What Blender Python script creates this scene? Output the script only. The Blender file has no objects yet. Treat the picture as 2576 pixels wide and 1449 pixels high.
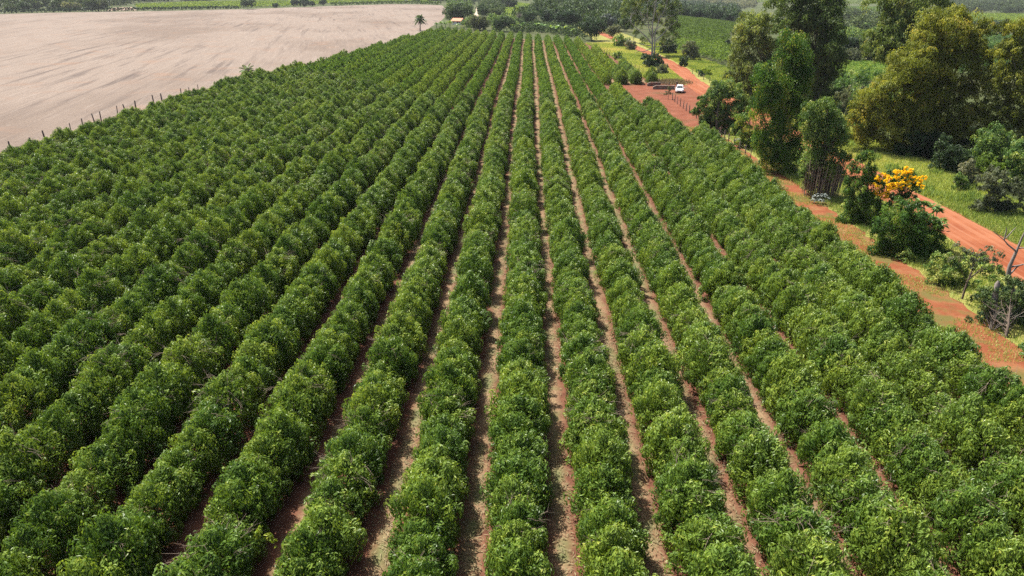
import bpy, math
import numpy as np
from mathutils import Vector, Matrix
C = bpy.context.scene.collection
scene = bpy.context.scene
R = np.random.default_rng(7)

# ------------------------------------------------------------------ camera, sky, sun, exposure
F, CX, CY, CAMH = 1786.0, 1288.0, 724.5, 22.0
PITCH, YAW = math.radians(23.2), math.radians(1.327)
cam = bpy.data.objects.new('camera', bpy.data.cameras.new('camera')); C.objects.link(cam)
cam.location = (0, 0, CAMH); cam.rotation_euler = (math.pi/2-PITCH, 0, YAW)
cam.data.sensor_width = 36; cam.data.lens = 36*F/2576; cam.data.clip_end = 12000
scene.camera = cam
SUN = Vector((-0.47, 0.40, 1.0)).normalized()
world = bpy.data.worlds.new('World'); scene.world = world; world.use_nodes = True
nt = world.node_tree; bg = nt.nodes['Background']; sky = nt.nodes.new('ShaderNodeTexSky')
sky.sky_type = 'NISHITA'; sky.sun_disc = False
sky.sun_elevation = math.asin(SUN.z); sky.sun_rotation = math.atan2(SUN.x, SUN.y)
sky.air_density = .8; sky.dust_density = 3.5; sky.ozone_density = .6
nt.links.new(sky.outputs[0], bg.inputs[0]); bg.inputs[1].default_value = 0.085
sl = bpy.data.lights.new('sun', 'SUN'); sl.energy = 5.0; sl.angle = math.radians(0.53); sl.color = (1, .955, .88)
so = bpy.data.objects.new('sun', sl); C.objects.link(so); so.rotation_euler = SUN.to_track_quat('Z', 'Y').to_euler(); so.location = SUN*300
scene.view_settings.view_transform = 'Standard'; scene.view_settings.look = 'None'
scene.view_settings.exposure = 1.36; scene.view_settings.gamma = 1
cy = scene.cycles
cy.max_bounces = 6; cy.diffuse_bounces = 3; cy.glossy_bounces = 2; cy.transmission_bounces = 3; cy.volume_bounces = 0
cy.use_denoising = False; cy.denoiser = 'OPENIMAGEDENOISE'; cy.denoising_input_passes = 'RGB_ALBEDO_NORMAL'; cy.denoising_prefilter = 'ACCURATE'; cy.sample_clamp_indirect = 2; cy.sample_clamp_direct = 4

# ------------------------------------------------------------------ geometry of the view and the land
ROT = np.array(cam.rotation_euler.to_matrix())
def sstep(a, b, x):
    t = np.clip((x-a)/(b-a), 0, 1); return t*t*(3-2*t)
def tz(x, y):
    x = np.asarray(x, float); y = np.asarray(y, float)
    return -9*sstep(70, 260, x)*sstep(60, 200, y) - 5*sstep(500, 1200, y)*sstep(-100, 150, x)
def ray(px, py):
    return ROT @ np.array([(px-CX)/F, -(py-CY)/F, -1.0])
def gp(px, py):                       # the point of the ground seen at a place of the survey photo
    d = ray(px, py); z = 0.0
    for _ in range(12):
        t = (CAMH-z)/-d[2]; z = .5*z+.5*float(tz(d[0]*t, d[1]*t))
    return np.array([d[0]*t, d[1]*t, float(tz(d[0]*t, d[1]*t))])
def atY(px, py, Y):                   # a point in the upright plane at distance Y
    d = ray(px, py); t = Y/d[1]
    return np.array([d[0]*t, Y, CAMH+d[2]*t]), t
def proj(P):
    q = (np.asarray(P)-np.array([0, 0, CAMH])) @ ROT
    return CX+F*q[..., 0]/-q[..., 2], CY-F*q[..., 1]/-q[..., 2], -q[..., 2]

# ------------------------------------------------------------------ materials
def nodes(name):
    m = bpy.data.materials.new(name); m.use_nodes = True
    n = m.node_tree; return m, n, n.nodes['Principled BSDF']
def ramp(n, fac, cols):
    r = n.nodes.new('ShaderNodeValToRGB'); e = r.color_ramp.elements
    while len(e) < len(cols): e.new(.5)
    for i, (p, c) in enumerate(cols): e[i].position = p; e[i].color = (*c, 1)
    n.links.new(fac, r.inputs[0]); return r.outputs[0]
def noise(n, scale, detail=4, rough=.55, vec=None, stretch=None, rotz=0):
    t = n.nodes.new('ShaderNodeTexNoise'); t.inputs['Scale'].default_value = scale
    t.inputs['Detail'].default_value = detail; t.inputs['Roughness'].default_value = rough
    g = n.nodes.new('ShaderNodeNewGeometry'); src = g.outputs['Position']
    if stretch or rotz:
        mp = n.nodes.new('ShaderNodeMapping'); mp.vector_type = 'POINT'
        mp.inputs['Rotation'].default_value[2] = rotz
        n.links.new(src, mp.inputs[0]); src = mp.outputs[0]
        if stretch:
            m2 = n.nodes.new('ShaderNodeMapping'); m2.inputs['Scale'].default_value = stretch
            n.links.new(src, m2.inputs[0]); src = m2.outputs[0]
    n.links.new(src, t.inputs['Vector']); return t.outputs['Fac']
def mixc(n, fac, a, b, mode='MIX'):
    x = n.nodes.new('ShaderNodeMix'); x.data_type = 'RGBA'; x.blend_type = mode
    for i, v in ((0, fac), (6, a), (7, b)):
        if hasattr(v, 'links'): n.links.new(v, x.inputs[i])
        else: x.inputs[i].default_value = v if i == 0 else (*v, 1)
    return x.outputs[2]
def mth(n, op, a, b=None, clamp=False):
    x = n.nodes.new('ShaderNodeMath'); x.operation = op; x.use_clamp = clamp
    for i, v in enumerate((a, b)):
        if v is None: continue
        if hasattr(v, 'links'): n.links.new(v, x.inputs[i])
        else: x.inputs[i].default_value = v
    return x.outputs[0]
def band(n, fac, lo, hi):
    r = n.nodes.new('ShaderNodeMapRange'); r.inputs[1].default_value = lo; r.inputs[2].default_value = hi
    n.links.new(fac, r.inputs[0]); return r.outputs[0]
def bump(n, b, fac, strength, dist):
    u = n.nodes.new('ShaderNodeBump'); u.inputs['Strength'].default_value = strength; u.inputs['Distance'].default_value = dist
    n.links.new(fac, u.inputs['Height']); n.links.new(u.outputs[0], b.inputs['Normal'])
def leafmat(name, cols, rough=.5, spec=.4, trans=.3, var=.25, tint=(1.25, 1.2, .55)):
    m, n, b = nodes(name)
    a = n.nodes.new('ShaderNodeAttribute'); a.attribute_name = 'tone'
    col = ramp(n, a.outputs['Fac'], cols)
    oi = n.nodes.new('ShaderNodeObjectInfo')
    v = band(n, oi.outputs['Random'], 0, 1)
    hs = n.nodes.new('ShaderNodeHueSaturation'); n.links.new(col, hs.inputs['Color'])
    n.links.new(mth(n, 'ADD', mth(n, 'MULTIPLY', v, var), 1-var/2), hs.inputs['Value'])
    n.links.new(mth(n, 'ADD', mth(n, 'MULTIPLY', oi.outputs['Random'], -.03), .515), hs.inputs['Hue'])
    n.links.new(hs.outputs[0], b.inputs['Base Color'])
    b.inputs['Roughness'].default_value = rough; b.inputs['Specular IOR Level'].default_value = spec
    t = n.nodes.new('ShaderNodeBsdfTranslucent')
    n.links.new(mixc(n, 1.0, hs.outputs[0], tint, 'MULTIPLY'), t.inputs[0])
    s = n.nodes.new('ShaderNodeMixShader'); s.inputs[0].default_value = trans
    n.links.new(b.outputs[0], s.inputs[1]); n.links.new(t.outputs[0], s.inputs[2])
    n.links.new(s.outputs[0], n.nodes['Material Output'].inputs[0]); return m
def plain(name, col, rough=.7, metal=0, var=.25, scale=6, spec=.3):
    m, n, b = nodes(name); f = noise(n, scale)
    n.links.new(mixc(n, f, tuple(c*(1-var) for c in col), tuple(c*(1+var) for c in col)), b.inputs['Base Color'])
    b.inputs['Roughness'].default_value = rough; b.inputs['Metallic'].default_value = metal; b.inputs['Specular IOR Level'].default_value = spec
    return m
M = {}
M['coffee'] = leafmat('coffee_leaf', [(0, (.034, .066, .012)), (.4, (.088, .152, .023)), (.75, (.160, .240, .035)), (1, (.28, .32, .06))], .42, .28, .34, .42)
M['coffee_far'] = leafmat('coffee_leaf_distant', [(0, (.034, .066, .012)), (.4, (.088, .152, .023)), (.75, (.160, .240, .035)), (1, (.28, .32, .06))], .6, .10, .34)
M['twig'] = plain('dry_twig', (.20, .15, .11), .8)
M['bark'] = plain('bark', (.10, .075, .055), .85)
M['deadwood'] = plain('dead_branch_wood', (.33, .29, .26), .8)
M['palebark'] = plain('pale_bark', (.17, .145, .125), .8)
M['vine'] = leafmat('vine_leaf', [(0, (0.036, 0.077, 0.015)), (.5, (0.089, 0.167, 0.028)), (.85, (0.194, 0.268, 0.042)), (1, (0.388, 0.335, 0.067))], .42, 0.2, 0.36)
M['bushleaf'] = leafmat('bush_leaf', [(0, (0.037, 0.079, 0.023)), (.5, (0.079, 0.154, 0.037)), (.85, (0.164, 0.245, 0.056)), (1, (0.351, 0.397, 0.117))], .45, 0.2, 0.36)
M['olive'] = leafmat('olive_leaf', [(0, (0.054, 0.085, 0.023)), (.5, (0.133, 0.183, 0.046)), (.85, (0.230, 0.277, 0.070)), (1, (0.338, 0.322, 0.114))], .45, .22, .38)
M['yellowish'] = leafmat('yellow_green_leaf', [(0, (0.063, 0.083, 0.013)), (.5, (0.163, 0.190, 0.029)), (.85, (0.284, 0.291, 0.044)), (1, (0.378, 0.302, 0.066))], .5, .18, .38)
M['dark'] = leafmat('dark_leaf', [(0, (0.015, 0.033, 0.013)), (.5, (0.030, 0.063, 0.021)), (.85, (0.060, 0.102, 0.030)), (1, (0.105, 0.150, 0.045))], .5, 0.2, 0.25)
M['wood'] = leafmat('woodland_leaf', [(0, (0.024, 0.048, 0.018)), (.5, (0.054, 0.093, 0.027)), (.85, (0.093, 0.135, 0.039)), (1, (0.150, 0.180, 0.060))], .55, 0.2, 0.25)
M['silver'] = leafmat('silver_leaf', [(0, (0.055, 0.077, 0.061)), (.6, (0.143, 0.171, 0.149)), (1, (0.248, 0.275, 0.253))], .5, .4, .15, tint=(0.550, 0.550, 0.495))
M['greygreen'] = leafmat('grey_green_leaf', [(0, (0.049, 0.067, 0.035)), (.6, (0.119, 0.140, 0.077)), (1, (0.224, 0.224, 0.140))], .55, 0.2, 0.36)
M['lime'] = leafmat('lime_leaf', [(0, (0.072, 0.120, 0.014)), (.6, (0.156, 0.228, 0.024)), (1, (0.312, 0.360, 0.048))], .45, 0.2, 0.36)
M['banana'] = leafmat('banana_leaf', [(0, (0.056, 0.119, 0.028)), (.6, (0.119, 0.210, 0.049)), (1, (0.238, 0.322, 0.084))], .4, 0.2, 0.36)
M['flower'] = leafmat('yellow_flower', [(0, (.75, .47, .012)), (.5, (.85, .62, .015)), (1, (.90, .74, .03))], .6, .1, .5, var=.05, tint=(1.1, 1, .6))
M['grass'] = leafmat('verge_grass_blade', [(0, (0.134, 0.201, 0.049)), (.45, (0.268, 0.336, 0.079)), (.75, (0.403, 0.427, 0.134)), (1, (0.561, 0.464, 0.232))], .6, .15, .36)
M['drygrass'] = leafmat('dry_grass_blade', [(0, (0.110, 0.089, 0.041)), (.5, (0.232, 0.171, 0.082)), (1, (0.342, 0.260, 0.144))], .7, .2, .3, tint=(0.684, 0.684, 0.547))
M['straw'] = leafmat('grass_clipping', [(0, (0.071, 0.074, 0.030)), (.5, (0.164, 0.139, 0.065)), (1, (0.263, 0.213, 0.120))], .7, .25, .15, tint=(0.547, 0.532, 0.401))

def soil_mat():
    m, n, b = nodes('coffee_field_soil')
    g = n.nodes.new('ShaderNodeNewGeometry'); sx = n.nodes.new('ShaderNodeSeparateXYZ'); n.links.new(g.outputs['Position'], sx.inputs[0])
    u = mth(n, 'ADD', mth(n, 'DIVIDE', mth(n, 'SUBTRACT', sx.outputs[0], 1.55), 3.80), 100.5)
    d = mth(n, 'MULTIPLY', mth(n, 'ABSOLUTE', mth(n, 'SUBTRACT', mth(n, 'FRACT', u), .5)), 3.80)
    inb = band(n, mth(n, 'ADD', d, mth(n, 'MULTIPLY', noise(n, .9, 3), .9)), 1.05, .45)
    soil = ramp(n, noise(n, 1.3, 6), [(.3, (0.065, 0.027, 0.017)), (.7, (0.129, 0.057, 0.034))])
    straw = ramp(n, noise(n, 9, 6, .7), [(.3, (.085, .045, .025)), (.5, (.165, .110, .062)), (.72, (.26, .20, .115))])
    green = mixc(n, band(n, noise(n, .5, 4), .48, .62), straw, (.10, .11, .045))
    n.links.new(mixc(n, inb, soil, green), b.inputs['Base Color'])
    b.inputs['Roughness'].default_value = .95; b.inputs['Specular IOR Level'].default_value = .1
    bump(n, b, noise(n, 7, 6), .6, .06); return m
def stubble_mat():
    m, n, b = nodes('stubble')
    rz = math.radians(-14)
    big = noise(n, 1, 4, .55, stretch=(.014, .006, 1), rotz=rz)
    st = noise(n, 1, 5, .62, stretch=(.30, .016, 1), rotz=rz)
    st2 = noise(n, 1, 4, .65, stretch=(.9, .05, 1), rotz=rz)
    pat = noise(n, 1, 3, .5, stretch=(.02, .012, 1), rotz=rz)
    fine = noise(n, 2.4, 7, .8)
    tick = noise(n, 1, 3, .6, stretch=(.35, 1.5, 1), rotz=rz)
    c = ramp(n, fine, [(.3, (0.105, 0.079, 0.060)), (.5, (0.167, 0.133, 0.109)), (.7, (0.221, 0.183, 0.155))])
    c = mixc(n, mth(n, 'MULTIPLY', band(n, big, .47, .60), .66), c, (0.102, 0.076, 0.059))
    c = mixc(n, mth(n, 'MULTIPLY', mth(n, 'MULTIPLY', band(n, st, .52, .66), band(n, pat, .35, .6)), .85), c, (0.071, 0.056, 0.049))
    c = mixc(n, mth(n, 'MULTIPLY', band(n, st2, .52, .72), .5), c, (0.102, 0.084, 0.076))
    c = mixc(n, mth(n, 'MULTIPLY', band(n, st2, .45, .30), .35), c, (0.231, 0.199, 0.173))
    c = mixc(n, mth(n, 'MULTIPLY', band(n, tick, .56, .70), .30), c, (0.075, 0.057, 0.048))
    c = mixc(n, mth(n, 'MULTIPLY', band(n, noise(n, .09, 3), .56, .72), .5), c, (0.177, 0.108, 0.072))
    n.links.new(c, b.inputs['Base Color']); b.inputs['Roughness'].default_value = 1; b.inputs['Specular IOR Level'].default_value = .05
    bump(n, b, fine, .8, .15); return m
def ground_mat(name, cols, scale=.6, extra=None, rough=.95, bd=.08, along=None):
    m, n, b = nodes(name)
    f = noise(n, scale, 7, .62)
    c = ramp(n, f, cols)
    if extra: c = mixc(n, band(n, noise(n, extra[1], 4), extra[2], extra[3]), c, extra[0])
    if along: c = mixc(n, mth(n, 'MULTIPLY', band(n, noise(n, 1, 4, stretch=(1.6, .05, 1)), .48, .62), .75), c, along)
    n.links.new(c, b.inputs['Base Color']); b.inputs['Roughness'].default_value = rough; b.inputs['Specular IOR Level'].default_value = .1
    bump(n, b, noise(n, scale*6, 5), .6, bd); return m
M['soil'] = soil_mat(); M['stubble'] = stubble_mat()
M['terrain'] = ground_mat('open_ground', [(.3, (0.024, 0.035, 0.011)), (.5, (0.042, 0.050, 0.017)), (.7, (0.071, 0.066, 0.029))], .05, ((0.047, 0.061, 0.019), .02, .45, .6))
M['road'] = ground_mat('red_dirt_road', [(.3, (0.158, 0.047, 0.021)), (.55, (0.195, 0.065, 0.029)), (.75, (0.229, 0.089, 0.044))], .35, ((0.150, 0.042, 0.017), .08, .5, .66), .95, .03, (0.233, 0.098, 0.052))
M['track'] = ground_mat('field_track_soil', [(.3, (0.115, 0.033, 0.014)), (.5, (0.155, 0.052, 0.023)), (.72, (0.171, 0.093, 0.040))], .55, ((0.090, 0.074, 0.022), .33, .50, .62))
M['yard'] = ground_mat('yard_soil', [(.3, (0.101, 0.032, 0.016)), (.55, (0.138, 0.048, 0.026)), (.75, (0.167, 0.067, 0.038))], .4, ((0.084, 0.050, 0.022), .14, .55, .68))
M['verge'] = ground_mat('verge_turf', [(.3, (0.093, 0.101, 0.025)), (.5, (0.160, 0.160, 0.038)), (.7, (0.251, 0.196, 0.075))], .35)
M['path'] = ground_mat('pale_path_soil', [(.3, (0.289, 0.228, 0.167)), (.7, (0.365, 0.296, 0.228))], .3)
M['bare'] = ground_mat('bare_plot_soil', [(.3, (0.152, 0.106, 0.076)), (.7, (0.213, 0.152, 0.114))], .1)

# ------------------------------------------------------------------ mesh helpers
def unit(a): return a/np.maximum(np.linalg.norm(a, axis=-1, keepdims=True), 1e-9)
class Acc:
    def __init__(s): s.v, s.f, s.m, s.t, s.s, s.n = [], [], [], [], [], 0
    def add(s, V, Q, mat=0, tone=.5, smooth=False):
        V = np.asarray(V, np.float32).reshape(-1, 3); Q = np.asarray(Q, np.int64).reshape(-1, 4)
        s.v.append(V); s.f.append(Q+s.n); s.n += len(V); k = len(Q)
        s.m.append(np.full(k, mat, np.int32)); s.t.append(np.broadcast_to(np.asarray(tone, np.float32), (k,))); s.s.append(np.full(k, smooth, bool))
        return s
    def leaves(s, P, D, N, L, W, mat=0, tone=.5, fold=.18):
        D = unit(D); S = unit(np.cross(D, N)); N = np.cross(S, D); n = len(P)
        L = np.broadcast_to(L, (n,))[:, None]; W = np.broadcast_to(W, (n,))[:, None]
        V = np.stack([P-D*L*.5, P+S*W*.5+N*W*fold, P+D*L*.5-N*W*fold, P-S*W*.5+N*W*fold], 1)
        return s.add(V, np.arange(4*n).reshape(-1, 4), mat, tone)
    def tube(s, pts, rad, sides=6, mat=0, tone=.5):
        pts = np.asarray(pts, float); k = len(pts); rad = np.broadcast_to(rad, (k,))
        T = unit(np.gradient(pts, axis=0)); A = unit(np.cross(T, np.where(np.abs(T[:, :1]) > .9, [[0, 1, 0]], [[1, 0, 0]]))); B = np.cross(T, A)
        a = np.arange(sides)*2*math.pi/sides
        V = pts[:, None]+rad[:, None, None]*(np.cos(a)[None, :, None]*A[:, None]+np.sin(a)[None, :, None]*B[:, None])
        i = np.arange(k-1)[:, None]*sides; j = np.arange(sides)[None]; j2 = (j+1) % sides
        Q = np.stack([i+j, i+j2, i+sides+j2, i+sides+j], -1)
        return s.add(V, Q, mat, tone, True)
    def box(s, c, d, rz=0, mat=0, tone=.5):
        c = np.asarray(c, float); d = np.asarray(d, float)/2
        V = np.array([[x, y, z] for z in (-1, 1) for y in (-1, 1) for x in (-1, 1)])*d
        k, q = math.cos(rz), math.sin(rz); V = V @ np.array([[k, q, 0], [-q, k, 0], [0, 0, 1]])+c
        return s.add(V, [[0, 2, 3, 1], [4, 5, 7, 6], [0, 1, 5, 4], [2, 6, 7, 3], [0, 4, 6, 2], [1, 3, 7, 5]], mat, tone)
    def mesh(s, name, mats):
        me = bpy.data.meshes.new(name); V = np.concatenate(s.v); Q = np.concatenate(s.f).astype(np.int32); k = len(Q)
        me.vertices.add(len(V)); me.vertices.foreach_set('co', V.ravel())
        me.loops.add(4*k); me.loops.foreach_set('vertex_index', Q.ravel())
        me.polygons.add(k); me.polygons.foreach_set('loop_start', np.arange(0, 4*k, 4, dtype=np.int32))
        me.polygons.foreach_set('material_index', np.concatenate(s.m)); me.polygons.foreach_set('use_smooth', np.concatenate(s.s))
        at = me.attributes.new('tone', 'FLOAT', 'FACE'); at.data.foreach_set('value', np.clip(np.concatenate(s.t), 0, 1).astype(np.float32))
        for x in mats: me.materials.append(M[x])
        me.update(calc_edges=True); return me
    def build(s, name, mats, parent=None, loc=None):
        o = bpy.data.objects.new(name, s.mesh(name, mats)); C.objects.link(o)
        if parent is not None: o.parent = parent
        if loc is not None: o.location = loc
        return o
def tag(o, label=None, cat=None, group=None, kind=None):
    for k, v in (('label', label), ('category', cat), ('group', group), ('kind', kind)):
        if v: o[k] = v
    return o
def thing(name, label, cat, loc, rz=0, group=None):
    o = bpy.data.objects.new(name, None); C.objects.link(o); o.location = loc; o.rotation_euler = (0, 0, rz); o.empty_display_size = .3
    return tag(o, label, cat, group)
def inside(poly, P):
    poly = np.asarray(poly)[:, :2]; x, y = P[:, 0], P[:, 1]; r = np.zeros(len(P), bool); j = len(poly)-1
    for i in range(len(poly)):
        a, b = poly[i], poly[j]; c = ((a[1] > y) != (b[1] > y)) & (x < (b[0]-a[0])*(y-a[1])/(b[1]-a[1]+1e-12)+a[0]); r ^= c; j = i
    return r
def scatter(poly, dens, slant=False):
    if slant: poly = lp(poly)
    poly = np.asarray(poly)[:, :2]; lo, hi = poly.min(0), poly.max(0); n = int(dens*np.prod(hi-lo))
    P = lo+R.random((n, 2))*(hi-lo); return P[inside(poly, P)]
def lean(x, y): return x-.0118*y
def lp(poly): return [(lean(a_, b_), b_) for a_, b_ in poly]
def px2(poly): return np.array([gp(*p)[:2] for p in poly])

# ------------------------------------------------------------------ the ground and what lies flat on it
def grid_sheet(name, xs, ys, z, mat, edge=0.0):
    X, Y = np.meshgrid(xs, ys); k, w = X.shape
    V = np.stack([X, Y, tz(X, Y)+z], -1).reshape(-1, 3)
    i = (np.arange(k-1)[:, None]*w+np.arange(w-1)[None]); Q = np.stack([i, i+1, i+w+1, i+w], -1)
    a = Acc().add(V, Q, 0, .5, True); return tag(a.build(name, [mat]), kind='structure')
def strip_sheet(name, ys, left, right, z, mat, jag=.35, nx=5):
    ys = np.asarray(ys, float); k = len(ys)
    l = np.interp(ys, *zip(*left))+jag*(R.random(k)-.5)*1.6; r = np.interp(ys, *zip(*right))+jag*(R.random(k)-.5)*1.6
    l = lean(l, ys); r = lean(r, ys)
    t = np.linspace(0, 1, nx)[None]; X = l[:, None]*(1-t)+r[:, None]*t; Y = np.repeat(ys[:, None], nx, 1)
    V = np.stack([X, Y, tz(X, Y)+z], -1).reshape(-1, 3); i = (np.arange(k-1)[:, None]*nx+np.arange(nx-1)[None])
    a = Acc().add(V, np.stack([i, i+1, i+nx+1, i+nx], -1), 0, .5, True); return tag(a.build(name, [mat]), kind='structure')
def poly_sheet(name, poly, z, mat):
    poly = np.asarray(poly); me = bpy.data.meshes.new(name)
    me.from_pydata([(p[0], p[1], float(tz(p[0], p[1]))+z) for p in poly], [], [list(range(len(poly)))]); me.materials.append(M[mat])
    o = bpy.data.objects.new(name, me); C.objects.link(o); return tag(o, kind='structure')
gx = np.unique(np.concatenate([np.linspace(-5000, -400, 12), np.linspace(-400, 400, 61), np.linspace(400, 5000, 20)]))
gy = np.unique(np.concatenate([np.linspace(-300, 400, 51), np.linspace(400, 1300, 31), np.linspace(1300, 9000, 14)]))
grid_sheet('ground', gx, gy, 0, 'terrain')
EDGE = [(-90, -72.2), (0, -72.2), (175, -71.0), (245, -59.5), (356, -47), (392, -49), (420, -46)]   # the fence line: (Y, X)
far = px2([(0, 35.5), (180, 31), (420, 27.5), (620, 23), (740, 18.5), (900, 13.2), (990, 10.6), (1060, 11.2), (1112, 13.5), (1122, 22), (1118, 44), (1105, 57), (1085, 67)])
stub = lp([(-72.2, -90), (-72.2, 0), (-71, 175), (-59.5, 245), (-47.5, 356)])+[tuple(p) for p in far[::-1]]+[(-900, far[0][1]-60), (-900, -90)]
poly_sheet('stubble_field', stub[::-1], .012, 'stubble')
strip_sheet('field_soil', np.linspace(-10, 372, 192), [(0, -72.2), (175, -71), (245, -59), (356, -47), (372, -47)], [(0, 28.5), (120, 28), (180, 33.5), (250, 30), (300, 26), (320, 5), (372, -40)], .016, 'soil', .4, 40)
strip_sheet('grass_verge', np.linspace(20, 420, 200), [(20, 31), (420, 31)], [(20, 54), (150, 53), (200, 58), (300, 52), (420, 48)], .008, 'verge', .8)
strip_sheet('field_track', np.linspace(0, 152, 140), [(0, 27.3), (152, 24)], [(0, 33.2), (90, 33.0), (112, 31.9), (125, 31.2), (152, 31)], .020, 'track', .45)
strip_sheet('farm_yard', np.linspace(118, 178, 60), [(118, 28.5), (150, 22.5), (160, 20.9), (172, 20.9), (178, 31)], [(118, 41), (150, 42), (165, 42), (172, 41), (178, 36)], .024, 'yard', .6, 8)
strip_sheet('dirt_road', np.linspace(20, 420, 260), [(20, 40.2), (130, 40.2), (160, 38.6), (185, 39.8), (215, 41.6), (250, 42.0), (300, 40), (420, 34)], [(20, 45.8), (145, 45.3), (165, 44.2), (185, 44.6), (210, 47.0), (250, 46.6), (300, 44.5), (420, 38)], .028, 'road', .35, 6)
poly_sheet('dirt_path', px2([(1190, 42), (1203, 42), (1203.5, 30), (1201, 18), (1197.5, 18), (1197, 30)]), .02, 'path')
poly_sheet('bare_plot', px2([(268, 27), (345, 26), (330, 17.5), (285, 19)]), .02, 'bare')

# ------------------------------------------------------------------ coffee
def coffee_bush(rng, n_puff, per, L, Wd, H=2.6, Rr=1.35, dead=0.0, acc=None, inner=.25):
    """leaf sprays arched over shoots that stand on a lumpy dome, with dark hollows between them"""
    a = acc or Acc(); ph = rng.random(6)*6.28; k = n_puff
    q = (np.arange(k)+.5)/k; t = np.clip(.06+.94*q**.80+rng.normal(0, .03, k), .04, 1); az = np.arange(k)*2.39996+rng.normal(0, .35, k)
    prof = np.where(t > .42, np.sqrt(np.clip(1-((t-.42)/.60)**2, .02, 1)), .84+.16*t/.42)
    lump = 1+.11*np.sin(3*az+ph[0]+4*t)+.10*np.sin(5*az+ph[1]-6*t)
    rad = Rr*prof*lump*rng.uniform(.74, 1.05, k)-.12
    rad = np.where(t > .93, rad*rng.random(k), rad)
    out = np.stack([np.cos(az), np.sin(az), np.zeros(k)], 1)
    pc = np.stack([rad*np.cos(az), rad*np.sin(az), H*t*(1+.06*np.sin(2*az+ph[3])*t)+rng.normal(0, .07, k)], 1)
    pax = unit(out*(1.1-.75*t)[:, None]+np.array([0, 0, 1.])*(.25+.75*t)[:, None]+rng.normal(0, .18, (k, 3)))
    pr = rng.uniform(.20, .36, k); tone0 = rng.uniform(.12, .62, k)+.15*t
    m = k*per; i = np.repeat(np.arange(k), per)
    th = np.arccos(1-rng.random(m)*1.15); fi = rng.random(m)*6.28          # over a cap round the shoot's axis
    e1 = unit(np.cross(pax, [.3, .2, 1.])); e2 = np.cross(pax, e1)
    tang = e1[i]*np.cos(fi)[:, None]+e2[i]*np.sin(fi)[:, None]
    nrm = pax[i]*np.cos(th)[:, None]+tang*np.sin(th)[:, None]
    dep = np.where(rng.random(m) < inner, rng.uniform(.2, .8, m), rng.uniform(.85, 1.1, m))
    P = pc[i]+nrm*(pr[i]*dep)[:, None]+np.array([0, 0, -.10])*(th**2)[:, None]
    D = unit(tang*np.cos(th*.8)[:, None]-pax[i]*np.sin(th*.8)[:, None]+np.array([0, 0, -.5])+rng.normal(0, .28, (m, 3)))
    N = unit(nrm+np.array([0, 0, .5])+rng.normal(0, .22, (m, 3)))
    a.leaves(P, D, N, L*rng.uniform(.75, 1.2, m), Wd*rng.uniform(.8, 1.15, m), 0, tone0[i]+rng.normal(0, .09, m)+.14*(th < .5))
    if dead > 0:
        for _ in range(int(dead)):
            aa = rng.random()*6.28; r0 = Rr*rng.uniform(.1, .75); zz = H*rng.uniform(.78, .98)
            b0 = np.array([r0*math.cos(aa), r0*math.sin(aa), zz])
            dv = np.array([math.cos(aa), math.sin(aa), rng.uniform(-.1, .7)])+rng.normal(0, .5, 3); dv /= np.linalg.norm(dv); ln = rng.uniform(.35, .7)
            a.tube([b0, b0+dv*ln*.5+[0, 0, .05], b0+dv*ln+[0, 0, -.02]], [.008, .006, .003], 3, 1)
            for _ in range(3):
                d2 = dv+rng.normal(0, .6, 3); q = b0+dv*ln*rng.uniform(.3, .9)
                a.tube([q, q+d2*.12+[0, 0, .02], q+d2*.28], [.006, .004, .003], 3, 1)
    return a
def core_stem(a, rng):
    for _ in range(3):
        aa = rng.random()*6.28
        a.tube([[0, 0, -.05], [.12*math.cos(aa), .12*math.sin(aa), .7], [.22*math.cos(aa), .22*math.sin(aa), 1.9]], [.05, .04, .02], 5, 1)
BUSH = []
for v in range(10):
    rng = np.random.default_rng(100+v)
    a = coffee_bush(rng, 118, 46, .17, .072, H=rng.uniform(2.4, 2.85), Rr=rng.uniform(1.14, 1.32), dead=[0, 0, 3, 0, 6, 0, 2, 0, 16, 0][v])
    core_stem(a, rng); BUSH.append(a.mesh('coffee_bush', ['coffee', 'twig']))
def lod(seed, n, per, L, W):
    a = coffee_bush(np.random.default_rng(seed), n, per, L, W, 2.65, 1.17); return np.concatenate(a.v), np.concatenate(a.t)
LOD1 = [lod(200+i, 60, 10, .27, .15) for i in range(6)]
LOD2 = [lod(300+i, 34, 7, .42, .25) for i in range(6)]
ROW, X0 = 3.80, -.45
def row_end(x):
    if x <= -45.8: return float(np.interp(x, [-66, -60.5, -56.2, -45.8], [174, 203, 243, 356]))-1
    return 316-1.1*x
ORD = 'first second third fourth fifth sixth seventh eighth ninth tenth eleventh twelfth thirteenth'.split()
n_rows = 0
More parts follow.
